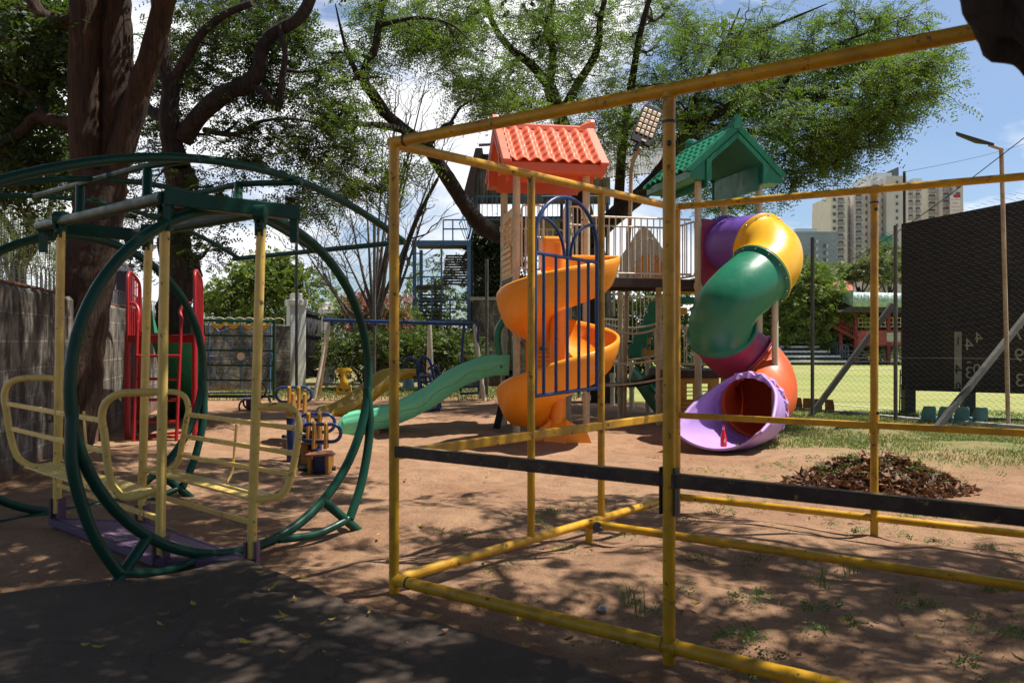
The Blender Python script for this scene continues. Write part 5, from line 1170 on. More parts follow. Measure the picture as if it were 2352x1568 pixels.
for args in ((597, 897, 30, 38), (590, 925, 62, 30), (575, 935, 52, 34)):
    o = oval(bk2, args[0], args[1], args[2], args[3], 17.6); o.data.materials[0] = M_purple
seatb(bk2, 552, 590, 917, 17.5, simple('pale_lilac_seat', (.55, .52, .62), .5)); m = MB(); m.box(P(580, 925, 17.7), (.22, .25, .2)); m.obj('body', M_purple, bk2, bevel=.02)
m = MB(); m.tube([P(580, 940, 17.7)+Vector((.09*math.cos(q), .09*math.sin(q), -.1+q*.008)) for q in np.linspace(0, 22, 90)], .014, 5); m.obj('spring', M_dark, bk2)

# ------------------------------------------------------------------ blue stair tower, hut on stilts, stone store
Yt = 30; st = thing('stair_tower', 'open steel stair tower painted blue, standing behind the hedge', 'stairs', (P(1010, 0, Yt).x, Yt, 0))
def sbar(name, a, b_, w_, Y=Yt, Y2=None, mt=None): m = MB(); m.bar(P(*a, Y), P(*b_, Y2 or Y), w_, w_, (0, 1, .02) if abs(a[1]-b_[1]) > abs(a[0]-b_[0]) else (0, 0, 1)); return m.obj(name, mt or M_sblue, st)
for x in (952, 1077):
    for Y in (Yt, Yt+2.2): a = P(x, 0, Yt); m = MB(); m.bar(Vector((a.x, Y, -.1)), Vector((a.x, Y, 5.15)), .13, .13, (0, 1, 0)); m.obj('column', M_sblue, st)
for y, d in ((559, .18), (742, .22)):
    m = MB(); a, b_ = P(946, y, Yt-.07), P(1082, y, Yt-.07); m.bar(a, b_, .12, d); m.obj('beam', M_sblue, st)
    m = MB(); c = (a+b_)/2; m.box(c+Vector((0, 1.2, .06)), (2.2, 2.2, .05)); m.obj('landing', M_brownsteel, st)
m = MB(); m.box((P(952, 660, Yt)+P(1014, 660, Yt))/2+Vector((0, .4, 0)), (1.05, .9, .12)); m.obj('landing', M_brownsteel, st)
def flight(x0, x1, y0, y1, n, Ya, Yb):
    for k in range(n):
        f = (k+.5)/n; Y = Ya+(Yb-Ya)*f; z = CZ+(HY-(y0+(y1-y0)*f))/F*Yt; a, b_ = P(x0, 0, Yt).x, P(x1, 0, Yt).x
        m = MB(); m.box((( a+b_)/2, Y, z), (b_-a, .22, .06)); m.obj('tread', M_brownsteel, st)
flight(1014, 1074, 655, 572, 12, Yt+.3, Yt+2.1); flight(953, 1012, 738, 668, 8, Yt+.3, Yt+1.8); flight(1014, 1074, 832, 752, 11, Yt+.3, Yt+2)
for a, b_ in (((1014, 570), (1014, 745)), ((1014, 750), (1014, 850))): sbar('inner_post', a, b_, .06, Yt+.1)
for (x0, x1, ys_) in ((955, 1074, (690, 710)), (955, 1040, (637,)), (1018, 1074, (506, 527)), (955, 1014, (790, 805))):
    for y in ys_: line(st, 'rail', [P(x0, y, Yt-.05), P(x1, y, Yt-.05)], .028, M_sblue, 6)
for x, y0, y1 in ((992, 637, 742), (1034, 690, 742), (1018, 506, 555), (1040, 506, 555), (990, 785, 850), (1034, 690, 742), (960, 637, 660)): line(st, 'stanchion', [P(x, y0, Yt-.05), P(x, y1, Yt-.05)], .026, M_sblue, 6)
hut = thing('raised_hut', 'weathered corrugated hut raised on stilts behind the red roof', 'hut', (.8, 31, 0))
Yh = 31
def quadbox(p0, p1, depth, mt, name, par):
    m = MB(); a, b_ = p0, p1; m.box(((a.x+b_.x)/2, (a.y+b_.y)/2+depth/2, (a.z+b_.z)/2), (abs(b_.x-a.x), depth, abs(b_.z-a.z))); return m.obj(name, mt, par)
def corrsheet(x0, x1, z0, z1, Y, par, name='wall'):
    m = MB(); n = int((x1-x0)/.028); rg = []
    for j in range(n+1): x = x0+(x1-x0)*j/n; o_ = .016*math.sin(j*1.57); rg.append([Vector((x, Y+o_, z0)), Vector((x, Y+o_, z1)), Vector((x, Y+o_+.01, z1)), Vector((x, Y+o_+.01, z0))])
    m.loft(rg, True, True); return m.obj(name, M_corr, par)
hx0, hx1 = P(1092, 0, Yh).x, P(1400, 0, Yh).x; hz0, hz1 = P(0, 470, Yh).z, P(0, 355, Yh).z
corrsheet(hx0, hx1, hz0, hz1, Yh, hut)
m = MB(); m.box((hx0, Yh+2, (hz0+hz1)/2), (.06, 4, hz1-hz0)); m.obj('wall', M_corr, hut); m = MB(); m.box((hx1, Yh+2, (hz0+hz1)/2), (.06, 4, hz1-hz0)); m.obj('wall', M_corr, hut)
m = MB(); m.prism([P(1060, 470, Yh-.5), P(1110, 338, Yh+1.5), P(1560, 290, Yh+1.5), P(1545, 372, Yh-1.2), P(1400, 420, Yh-1.0), P(1104, 345, Yh-.9)], (0, .15, .06))
m.v = []; m.f = []; m.sm = []
m.prism([P(1059, 466, Yh-.9), P(1092, 341, Yh-.9), P(1108, 341, Yh-.9), P(1092, 400, Yh-.9), P(1088, 468, Yh-.9)], (0, 4, 0)); m.obj('roof_side', M_brownsteel, hut)
m = MB(); m.prism([P(1100, 338, Yh-.9), P(1300, 325, Yh-.9), P(1300, 325, Yh+4), P(1100, 335, Yh+4)], (0, 0, .08)); m.obj('roof', M_brownsteel, hut)
m = MB()
for j in range(40): f = j/39; m.bar(P(1300+270*f, 338+(-18)*f, Yh-1), P(1290+300*f, 420-30*f, Yh-3.5), .09, .05)
m.obj('awning', simple('tin_awning', (.16, .15, .12), .6), hut)
m = MB(); m.box(((hx0+hx1)/2, Yh+1.6, hz0-.65), (hx1-hx0+.6, 4.6, .16)); m.obj('floor', M_brownsteel, hut)
for x in (1082, 1180, 1290, 1395):
    for Y in (Yh, Yh+3.4): a = P(x, 0, Yh).x; m = MB(); m.bar((a, Y, -.1), (a, Y, hz0), .12, .12, (0, 1, 0)); m.obj('stilt', M_dark, hut)
rl = MB(); Yr = Yh-.75
for y in (452, 505): rl.tube([P(1082, y, Yr), P(1400, y, Yr)], .03, 6)
rl = rl.obj('balcony_rail', M_sblue, hut)
for k in range(28): x = 1084+k*11.6; line(rl, 'baluster', [P(x, 452, Yr), P(x, 505, Yr)], .016, M_sblue, 5)
rs_ = MB(); rs_.tube([P(1055, 515, Yh-1.5), P(1086, 455, Yh-.9)], .03, 6); rs_.tube([P(1078, 552, Yh-1.5), P(1088, 510, Yh-.9)], .03, 6); rs_ = rs_.obj('stair_rail', M_sblue, hut)
for k in range(8): f = k/7; line(rs_, 'baluster', [P(1055+31*f, 515-60*f, Yh-1.5+.6*f), P(1070+18*f, 555-45*f, Yh-1.5+.6*f)], .016, M_sblue, 5)
store = thing('stone_store', 'low stone block building half hidden behind the red tower', 'building', (.5, 27, 0))
m = MB(); a, b_ = P(1086, 690, 27), P(1330, 690, 27); m.box(((a.x+b_.x)/2, 28.5, a.z/2), (b_.x-a.x, 3, a.z)); m.obj('wall', M_wall, store)
m = MB(); m.box(((a.x+b_.x)/2, 28.5, a.z+.05), (b_.x-a.x+.2, 3.2, .1)); m.obj('roof_slab', M_conc, store)

# ------------------------------------------------------------------ lamps, poles, wires
lp = thing('solar_lamp', 'solar street lamp with a grid of LEDs on a bent rusty cream pole', 'street lamp', G(1432, 975)); Yl = 15.3
m = MB(); m.tube(spline([zl(P(1434, 0, Yl), -.1), P(1440, 640, Yl), P(1447, 500, Yl), P(1450, 400, Yl), P(1455, 370, Yl-.05), P(1470, 340, Yl-.2)], 5), .038, 10); m.obj('pole', M_rustpole, lp)
hc = P(1487, 288, Yl-.35); hu = (P(1503, 240, Yl-.2)-P(1467, 335, Yl-.45)).normalized(); hr = Vector((1, .15, .12)); hr = (hr-hu*hr.dot(hu)).normalized(); hn = hr.cross(hu); Mh = Matrix((hr, hu, hn)).transposed()
if hn.y > 0: hn = -hn
def hp(u, v, w_=0): return hc+hr*u+hu*v+hn*w_
m = MB(); m.prism([hp(-.19, -.40), hp(.19, -.40), hp(.21, -.25), hp(.19, .36), hp(.15, .42), hp(-.15, .42), hp(-.19, .36), hp(-.21, -.25)], -hn*.07); hd = m.obj('lamp_head', M_black, lp, bevel=.01)
M_led = simple('led_reflector', (.75, .55, .35), .35, .25, 30)
for i in range(4):
    for j in range(5):
        m = MB(); c = hp(-.135+.09*i, .28-.115*j, .004); m.box(c, (.068, .085, .016), M=Mh); m.obj('led_cell', M_led, hd, bevel=.01)
m = MB(); m.box(hp(.04, -.33, .004), (.09, .035, .01), M=Mh); m.obj('sticker', M_white, hd)
m = MB(); m.bar(hp(-.02, -.40, -.03), hp(-.05, -.58, -.03), .09, .05); m.obj('arm', M_black, lp)
l2 = thing('solar_lamp', 'slim street lamp leaning its flat panel left over the black board', 'street lamp', (8.55, 14.0, 0)); Y2 = 14.0
m = MB(); m.tube([zl(P(2316, 0, Y2), -.05), P(2312, 800, Y2), P(2300, 342, Y2)], .036, 10); m.obj('pole', M_rustpole, l2)
m = MB(); m.tube([P(2301, 344, Y2), P(2272, 334, Y2)], .03, 8); m.obj('arm', M_rustpole, l2)
m = MB(); m.prism([P(2284, 336, Y2-.12), P(2195, 309, Y2-.25), P(2197, 313, Y2+.15), P(2240, 331, Y2+.15)], (0, 0, .045)); m.obj('lamp_head', M_black, l2, bevel=.006)
l3 = thing('flood_light', 'small flood light on a thin dark pole before the white pillar', 'flood light', G(683, 892)); Y3 = 24
m = MB(); m.tube([zl(P(681, 0, Y3), 0), P(681, 452, Y3)], .045, 8); m.obj('pole', M_dark, l3)
m = MB(); m.box(P(672, 462, Y3-.1), (.42, .12, .22)); m.obj('lamp_head', M_dark, l3, bevel=.01); m = MB(); m.box(P(672, 463, Y3-.17), (.36, .02, .17)); m.obj('lens', M_conc, l3)
pl = thing('flag_pole', 'thin dark pole rising in front of the tower block', 'pole', (P(2075, 0, 20).x, 20, 0)); m = MB(); m.tube([zl(P(2078, 0, 20), 0), P(2077, 395, 20)], .035, 8); m.obj('shaft', M_dark, pl)
wv_ = MB(); wv_.tube([P(2352, 318, 13.2).lerp(P(1790, 680, 20), f)+Vector((0, 0, -.25*math.sin(math.pi*f))) for f in np.linspace(-.1, 1, 24)], .009, 4)
tag(wv_.obj('cable', M_black), 'black cable sagging from the upper right across the tower block', 'cable')
wv_ = MB(); wv_.tube([P(2077, 396, 20).lerp(P(2420, 310, 26), f)+Vector((0, 0, -.1*math.sin(math.pi*f))) for f in np.linspace(0, 1, 16)], .006, 4)
tag(wv_.obj('cable', M_black), 'thin grey wire running right from the tip of the dark pole', 'cable')

# ------------------------------------------------------------------ chain link fences
def mesh_panel(par, a, b_, z0a, z1a, z0b, z1b, cell, r, seed=0, slack=.02):
    a = Vector(a); b_ = Vector(b_); t = (b_-a); l = t.length; t.normalize(); nn = Vector((-t.y, t.x, 0)); n = int(l/cell); H = max(z1a-z0a, z1b-z0b); k = int(H/(cell*.5))
    r2 = np.random.default_rng(seed); V = []; Q = []; ph = r2.uniform(0, 6, 4); b0 = 0
    for i in range(n+1):
        u = (i+.5)*cell/l
        js = np.arange(k+1); x = (i*cell+cell*((js) % 2))
        f = np.clip(x/l, 0, 1); z0 = z0a+(z0b-z0a)*f; z1 = z1a+(z1b-z1a)*f; z = z0+(z1-z0)*js/k
        dx = slack*(np.sin(x*2.1+z*3+ph[0])+.7*np.sin(x*.9-z*5+ph[1])); dz = slack*np.sin(x*1.7+z*2.2+ph[2]); dy = slack*1.5*np.sin(x*1.3+z*1.5+ph[3])+np.where(js % 2, .008, -.008)
        pts = np.array(a)[None]+np.outer(np.clip(x, 0, l)+dx, np.array(t))+np.outer(dy, np.array(nn)); pts[:, 2] = z+dz*(js < k)
        for q in range(3):
            ang = 2*math.pi*q/3; V.append(pts+np.array(nn)*r*math.cos(ang)+np.array([t.x*.7, t.y*.7, .7])*r*math.sin(ang))
        m_ = k+1
        for q in range(3):
            q2 = (q+1) % 3; j = np.arange(k)
            Q.append(np.stack([b0+q*m_+j, b0+q2*m_+j, b0+q2*m_+j+1, b0+q*m_+j+1], 1))
        b0 += 3*m_
    return npobj('wire_mesh', np.concatenate(V), np.concatenate(Q), M_galv, par)
fe = thing('chain_fence', 'tall chain link fence on steel posts along the edge of the sports field', 'fence', (6, 15.8, 0))
fp = [P(1700, 0, 17.2), P(1866, 0, 15.9), P(2057, 0, 14.95), P(2316, 0, 13.95), P(2620, 0, 13.0)]
fz = [3.4, 3.5, 3.6, 4.1, 4.2]
for i in range(4): mesh_panel(fe, zl(fp[i], 0), zl(fp[i+1], 0), .05, fz[i]-.05, .05, fz[i+1]-.05, .105, .0031, i, .022)
for i in (1, 2, 4):
    m = MB(); m.tube([zl(fp[i], -.1), zl(fp[i], fz[i]+.05)], .036, 10); m.obj('post', M_pole, fe)
for a, b_ in ((G(1860, 958), P(2050, 700, 16.2)), (P(2150, 985, 13.6), P(2400, 672, 15.0))):
    m = MB(); m.bar(a, b_, .08, .10); m.obj('brace', M_pole, fe)
for z in (1.2,): line(fe, 'line_wire', [zl(fp[i], z) for i in range(5)], .0022, M_galv, 4)
fb = thing('chain_fence', 'chain link fence on thin poles crossing in front of the hedge', 'fence', (-3.5, 23, 0))
bp = [P(712, 0, 23.5), P(860, 0, 22.8), P(1118, 0, 22), P(1330, 0, 21.6)]
for i in range(3): mesh_panel(fb, zl(bp[i], 0), zl(bp[i+1], 0), .02, 3.9, .02, 3.9, .15, .0042, 9+i, .02)
for i, y in ((1, 500), (2, 600), (3, 560)): m = MB(); m.tube([zl(bp[i], -.1), P(0, y, 22.5).z*Vector((0, 0, 1))+zl(bp[i], 0)], .045, 8); m.obj('post', M_pole, fb)

# ------------------------------------------------------------------ black scoreboard
sb = thing('score_board', 'large black cricket score board seen from behind with mirrored digits', 'score board', (9, 16, 0))
q0, q1 = P(2070, 0, 16.6), P(2480, 0, 15.0); sa = zl(q0, 0); sb_ = zl(q1, 0); stt = (sb_-sa).normalized(); sn = Vector((stt.y, -stt.x, 0))
za0, za1, zb0, zb1 = CZ-112/F*16.6, CZ+270/F*16.6, CZ-124/F*15, CZ+350/F*15
m = MB(); m.prism([zl(sa, za0), zl(sb_, zb0), zl(sb_, zb1), zl(sa, za1)], -sn*.12); m.obj('board', M_board, sb, bevel=.01)
def on_sb(px, py):
    k = (px-CX)/F; t = (sa.x-k*sa.y)/(k*stt.y-stt.x); p = sa+stt*t; return Vector((p.x, p.y, CZ+(HY-py)/F*p.y))
def sbrect(x0, y0, x1, y1, mt, name, off=.012, d=.02):
    m = MB(); m.prism([on_sb(x0, y1)+sn*off, on_sb(x1, y1)+sn*off, on_sb(x1, y0)+sn*off, on_sb(x0, y0)+sn*off], -sn*d); return m.obj(name, mt, sb)
M_panel2 = simple('dark_brown_slot', (.022, .013, .010), .7, .3)
sbrect(2165, 760, 2192, 895, M_panel2, 'slot'); sbrect(2212, 755, 2260, 895, M_panel2, 'slot'); sbrect(2300, 740, 2420, 895, M_panel2, 'slot'); sbrect(2192, 763, 2209, 894, M_digit, 'pale_strip')
for x, y, y1 in ((2085, 898, 975), (2222, 900, 985), (2420, 905, 990)):
    a = on_sb(x, y); m = MB(); m.bar(zl(a, -.1)-sn*.1, zl(a, a.z+.1)-sn*.1, .22, .18, (0, 1, 0)); m.obj('leg', M_black, sb)
Mb = Matrix((stt, Vector((0, 0, 1)), sn)).transposed().to_4x4(); mirror = Matrix.Diagonal((-1, 1, 1, 1))
for ch, x, y, sz, mt in (('4', 2226, 793, .34, M_digit), ('-', 2226, 830, .3, M_digit), ('3', 2226, 858, .34, M_digit), ('3', 2226, 889, .26, M_digit), ('4', 2248, 777, .30, M_digit), ('0', 2244, 850, .3, M_digit), ('7', 2339, 768, .36, M_digit), ('9', 2341, 818, .36, M_digit), ('3', 2342, 875, .36, M_digit), ('4', 2201, 850, .26, M_board), ('1', 2201, 785, .22, M_board), ('0', 2201, 888, .2, M_board)):
    text_obj('digit', ch, sz, mt, sb, Matrix.Translation(on_sb(x, y)+sn*.028) @ Mb @ mirror)
ld = thing('step_ladder', 'thin black ladder hooked below the left end of the black board', 'ladder', G(2075, 960))
for x in (2068, 2082): line(ld, 'rail', [P(x, 850, 16.2), P(x-2+(x-2068)*.3, 958, 15.9)], .014, M_black, 6)
for y in (862, 885, 915, 945, 957): line(ld, 'rung', [P(2068, y, 16.05), P(2083, y, 16.05)], .012, M_black, 5)

# ------------------------------------------------------------------ stadium seats without legs, seen from behind
def make_seat(mt, lab, grp):
    o = thing('stadium_seat', lab, 'seat', (0, 0, 0), 0, grp); m = MB(); rg = []
    for z, y, hw in ((.0, .10, .20), (.10, .08, .20), (.12, .075, .20), (.25, .02, .195), (.36, -.03, .185), (.42, -.05, .17), (.45, -.055, .14)):
        rg.append([Vector((u*hw, y-.05*(1-u*u)+(.0), z)) for u in np.linspace(-1, 1, 9)]+[Vector((u*hw, y-.05*(1-u*u)+.025, z)) for u in np.linspace(1, -1, 9)])
    m.loft(rg[2:]); m.loft([[Vector((-.20+q*.07, y+.03*k, z)) for q, z in ((0, 0), (1, 0), (.8, .13), (0, .13))] for k, y in ((0, .03), (2, .03))], True, True, False); m.loft([[Vector((.13+q*.07, y+.03*k, z)) for q, z in ((0, 0), (1, 0), (1, .13), (.2, .13))] for k, y in ((0, .03), (2, .03))], True, True, False)
    m.obj('backrest', mt, o, True)
    m = MB(); m.prism([Vector((-.2, .05, .13)), Vector((.2, .05, .13)), Vector((.17, .42, .16)), Vector((-.17, .42, .16))], (0, 0, .025)); m.obj('seat_pan', mt, o, True, bevel=.01)
    return o
gb_ = 'brown stadium seats beyond the fence'; gt2 = 'teal stadium seats beyond the fence'
s0 = make_seat(M_brownseat, 'faded brown stadium seat, first from the left beside the orange tube', gb_)
for i, (x, lab) in enumerate(((1832, None), (1854, 'faded brown stadium seat, second from the left by the fence post'), (1877, 'faded brown stadium seat, third from the left behind the brace'), (1905, 'faded brown stadium seat, rightmost of the brown row'))):
    o = s0 if i == 0 else dup(s0, (0, 0, 0), 0, lab); o.location = (P(x, 0, 17.2-.2*i).x, 17.2-.2*i, .02); o.rotation_euler = (0, 0, -.5); o.scale = (.46, .6, .64)
s0 = make_seat(M_tealseat, 'faded teal stadium seat, leftmost of the teal row', gt2)
for i, (x, lab) in enumerate(((2134, None), (2172, 'faded teal stadium seat, second from the left behind the grey brace'), (2210, 'faded teal stadium seat, third from the left below the black board'), (2253, 'faded teal stadium seat, rightmost of the teal row'))):
    o = s0 if i == 0 else dup(s0, (0, 0, 0), 0, lab); o.location = (P(x, 0, 14.6-.1*i).x, 14.6-.1*i, .0); o.rotation_euler = (0, 0, -.2); o.scale = (.62, .7, .74)

# ------------------------------------------------------------------ bleachers, red stand, houses and towers over the field
Yb = 51
bl_ = thing('bleachers', 'concrete stepped bleachers with blue railings across the sports field', 'bleachers', (P(1850, 0, Yb).x, Yb, 0))
for k in range(7):
    z = .15+.30*k; x1 = P(1952-13*k, 0, Yb).x; x0 = P(1640, 0, Yb).x; Y = Yb+.8*k
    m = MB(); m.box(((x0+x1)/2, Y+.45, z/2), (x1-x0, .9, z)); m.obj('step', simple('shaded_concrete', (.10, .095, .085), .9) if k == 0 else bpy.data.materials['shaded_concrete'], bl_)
    m = MB(); m.box(((x0+x1)/2, Y+.02, z+.09), (x1-x0, .55, .13)); m.obj('seat_plank', M_line, bl_)
def railrun(par, a, b_, h, n, mt):
    a, b_ = Vector(a), Vector(b_); up = Vector((0, 0, h)); m = MB()
    for q in (0.05, .5, 1): m.tube([a+up*q, b_+up*q], .035, 5)
    o = m.obj('railing', mt, par)
    for k in range(n+1): f = k/n; m = MB(); m.tube([a.lerp(b_, f), a.lerp(b_, f)+up], .026, 4, False); m.obj('baluster', mt, o)
railrun(bl_, P(1640, 795, Yb+6), P(1868, 795, Yb+6), 1.15, 20, M_sblue); railrun(bl_, P(1868, 796, Yb+5.5), P(1948, 838, Yb), 1.1, 14, M_sblue); railrun(bl_, P(1780, 825, Yb-.4), P(1795, 842, Yb-.6), 1.0, 3, M_sblue)
Ys_ = 53; M_stand = paint('dull_red_paint', (.30, .022, .035), .5, .3)
gs_ = thing('grandstand', 'red painted grandstand with a tin roof across the sports field', 'grandstand', (P(2000, 0, Ys_).x, Ys_, 0))
for x in (1930, 1965, 2012, 2040, 2120, 2230): a = P(x, 0, Ys_); m = MB(); m.bar(zl(a, 0), zl(a, 3.9 if x != 1930 else 3.2), .22, .22, (0, 1, 0)); m.obj('column', M_stand, gs_)
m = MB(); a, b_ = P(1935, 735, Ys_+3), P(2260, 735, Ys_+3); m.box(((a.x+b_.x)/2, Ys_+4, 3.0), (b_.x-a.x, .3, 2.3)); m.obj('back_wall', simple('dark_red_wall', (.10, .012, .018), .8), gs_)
m = MB(); a, b_ = P(1970, 772, Ys_-.2), P(2260, 772, Ys_-.2); m.box(((a.x+b_.x)/2, Ys_+.0, 1.75), (b_.x-a.x, .16, .95)); m.obj('parapet', simple('faded_red_wall', (.5, .10, .09), .7), gs_)
m = MB(); m.box((P(2050, 0, Ys_).x, Ys_-.12, 1.78), (.9, .06, .6)); m.obj('sign', M_white, gs_)
railrun(gs_, P(1972, 752, Ys_), P(2200, 752, Ys_), .6, 26, M_white)
m = MB(); m.box(((a.x+b_.x)/2, Ys_+2, 1.25), (b_.x-a.x, 4, .15)); m.obj('deck', M_stand, gs_)
for k in range(4): m = MB(); m.box(((a.x+b_.x)/2, Ys_+.5*k, .18+.22*k), (b_.x-a.x+.5, .4, .08)); m.obj('bench', M_conc, gs_)
m = MB(); m.prism([P(1928, 718, Ys_-2), P(1972, 694, Ys_-2), P(2270, 694, Ys_-2), P(2270, 718, Ys_-2)], (0, 6, 0)); m.obj('roof', simple('dark_roof', (.05, .035, .03), .7), gs_)
M_tin = simple('pale_green_tin', (.36, .50, .44), .4, .25)
m = MB(); n = 60; rg = []
for j in range(n+1): f = j/n; p_ = P(1960, 672, Ys_-2.2).lerp(P(2270, 678, Ys_-2.2), f); rg.append([p_+Vector((0, .05*math.sin(j*2), 0)), p_+Vector((0, .05*math.sin(j*2), -.9)), p_+Vector((0, .1+.05*math.sin(j*2), -.9)), p_+Vector((0, 5, .2))])
m.loft(rg); m.obj('tin_fascia', M_tin, gs_)
m = MB(); a = P(1932, 780, Ys_+.5); b_ = P(1972, 812, Ys_-1); m.bar(P(1905, 745, Ys_+.5), P(1968, 778, Ys_-.3), 1.2, .2); m.obj('stair', M_stand, gs_)
railrun(gs_, P(1905, 745, Ys_), P(1966, 778, Ys_-.8), .7, 12, M_stand)
Yr = 95
ho = thing('tiled_house', 'house with an orange tiled roof behind the red grandstand', 'house', (P(1930, 0, Yr).x, Yr, 0))
a, b_ = P(1868, 690, Yr), P(2030, 690, Yr); m = MB(); m.box(((a.x+b_.x)/2, Yr+4, a.z/2), (b_.x-a.x, 8, a.z)); m.obj('wall', simple('cream_wall', (.5, .42, .34)), ho)
M_tile = simple('orange_tile', (.42, .12, .06), .8, .3, 8)
m = MB(); m.loft([[P(1860, 668, Yr-1), P(1898, 644, Yr+4), P(1888, 660, Yr+9)], [P(1960, 668, Yr-1), P(1955, 644, Yr+4), P(1955, 660, Yr+9)]], True, True, False); m.obj('roof', M_tile, ho)
m = MB(); m.loft([[P(1862, 672, Yr-2), P(1876, 664, Yr+2), P(1872, 668, Yr+6)], [P(1905, 676, Yr-2), P(1902, 664, Yr+2), P(1900, 668, Yr+6)]], True, True, False); m.obj('roof', M_tile, ho)
# tower blocks
M_glass = simple('dark_window_glass', (.10, .115, .13), .25, .4, .3); M_cream2 = simple('cream_render', (.78, .73, .63), .9, .08, .2); M_pink2 = simple('pinkish_render', (.74, .68, .66), .9, .08, .2)
M_grey2 = simple('raw_concrete_render', (.62, .60, .56), .9, .12, .15); M_bal = simple('balcony_rail_grey', (.36, .35, .34), .6); M_slate = simple('blue_grey_render', (.26, .33, .39), .9, .1, .2); M_palew = simple('pale_window', (.5, .55, .57), .4)
Yt = 260
tb = thing('tower_block', 'tall cream and pink apartment tower block beyond the sports field', 'apartment block', (P(2050, 0, Yt).x, Yt, 0))
def block(x0, x1, ytop, dY, mt, name='wing', yb=790):
    a, b_ = P(x0, ytop, Yt+dY), P(x1, ytop, Yt+dY); m = MB(); m.box(((a.x+b_.x)/2, Yt+dY+8, a.z/2), (b_.x-a.x, 16, a.z)); return m.obj(name, mt, tb), a, b_
for x0, x1, yt, dY, mt in ((1908, 1946, 451, 4, M_cream2), (1946, 1962, 449, 7, M_pink2), (1962, 1982, 440, 3, M_pink2), (1982, 2000, 428, 4, M_cream2), (2000, 2020, 416, 1, M_pink2), (2020, 2036, 412, 3, M_cream2), (2036, 2082, 405, 0, M_grey2), (2082, 2120, 418, 6, M_pink2), (2120, 2160, 424, 7, M_cream2), (2160, 2190, 420, 5, M_pink2), (2190, 2212, 418, 3, M_grey2)):
    block(x0, x1, yt, dY, mt)
block(1906, 2213, 470, 9, M_cream2); block(2005, 2048, 398, 6, M_palew, 'penthouse'); block(2098, 2118, 411, 10, M_palew, 'penthouse'); block(2062, 2064, 385, 9, M_dark, 'mast')
wproto = None; nwin = 0
def win(x, y, w_, h_, dY, bal):
    global wproto
    p = P(x, y, Yt+dY)
    if wproto is None:
        m = MB(); m.box((0, 0, 0), (1, .4, 1)); wproto = m.obj('window', M_glass, tb, True); o = wproto
    else: o = wproto.copy(); COL.objects.link(o); o.parent = tb
    o.location = p+Vector((0, -.12, 0))-ORG[tb.name]; o.scale = (w_/F*Yt, 1, h_/F*Yt)
bproto = None
def balc(x, y, w_, dY):
    global bproto
    p = P(x, y, Yt+dY)
    if bproto is None:
        m = MB(); m.box((0, 0, 0), (1, .9, .85)); m.box((0, 0, -.55), (1.12, 1.4, .3)); bproto = m.obj('balcony', M_bal, tb, True); o = bproto
    else: o = bproto.copy(); COL.objects.link(o); o.parent = tb
    o.location = p+Vector((0, -.5, 0))-ORG[tb.name]; o.scale = (w_/F*Yt, 1, 1)
cols = [(1916, 460, 6, 4, 0), (1931, 460, 12, 4, 1), (1954, 460, 10, 7, 1), (1972, 452, 12, 3, 1), (1991, 440, 6, 4, 0), (2010, 430, 12, 1, 1), (2028, 428, 6, 3, 0), (2060, 420, 4, 0, 0), (2091, 432, 9, 6, 1), (2108, 432, 9, 6, 1), (2140, 436, 14, 7, 1), (2172, 432, 12, 5, 1), (2200, 430, 8, 3, 0)]
for x, y0, w_, dY, b_ in cols:
    for k in range(14):
        y = y0+k*16.5
        if y > 640 or (x > 2062 and y > 505): break
        if nwin >= 100 and x > 2062: pass
        win(x, y, w_, 8.5 if b_ else 7, dY, b_)
        if b_: balc(x, y+4, w_*1.02, dY)
bn = MB(); a, b_ = P(2190, 447, Yt-1), P(2213, 493, Yt-1); bn.box(((a.x+b_.x)/2, Yt-1+2, (a.z+b_.z)/2), (b_.x-a.x, .3, a.z-b_.z)); bn = bn.obj('banner', simple('white_banner', (.8, .75, .74)), tb)
M_rtext = simple('red_lettering', (.5, .03, .04)); Mx = Matrix.Rotation(R(90), 4, 'X')
m = MB(); m.box(((a.x+b_.x)/2+.5, Yt+.8, a.z-.3), (2.2, .15, 1.0)); m.obj('banner_head', M_rtext, bn)
for i, (tx, s_) in enumerate((('SALE / LETTING', .42), ('STUDIO', .5), ('ONE BEDROOM', .42), ('TWO BEDROOM', .42), ('0728922955', .5))):
    text_obj('lettering', tx, s_*.95, M_rtext, bn, Matrix.Translation(((a.x+b_.x)/2, Yt+.72, a.z-1.5-i*1.15)) @ Mx)
m = MB(); a, b_ = P(2030, 560, Yt-2), P(2052, 545, Yt-2); m.box(((a.x+b_.x)/2, Yt-1, a.z), (3.4, .4, 5)); m.obj('safety_net', simple('green_net', (.04, .26, .2)), tb)
Yg = 230; ob = thing('office_block', 'plain blue grey slab block left of the tower block', 'building', (P(1870, 0, Yg).x, Yg, 0))
a, b_ = P(1816, 538, Yg), P(1924, 538, Yg); m = MB(); m.box(((a.x+b_.x)/2, Yg+8, a.z/2), (b_.x-a.x, 16, a.z)); m.obj('wall', M_slate, ob)
m = MB(); m.box(((a.x+b_.x)/2, Yg+8, a.z+.3), (b_.x-a.x+.4, 16.4, .6)); m.obj('parapet', M_slate, ob); m = MB(); m.box((P(1858, 0, Yg).x, Yg+4, a.z+1), (6, 4, 1.6)); m.obj('lift_house', M_palew, ob)
for x in (1868, 1876, 1894, 1899):
    for k in range(6): y = 556+k*16+(0 if x < 1880 else 10); m = MB(); p_ = P(x, y, Yg); m.box((p_.x, Yg-.06, p_.z), (.75, .3, 1.0)); m.obj('window', M_palew if x in (1876, 1899) else M_glass, ob)
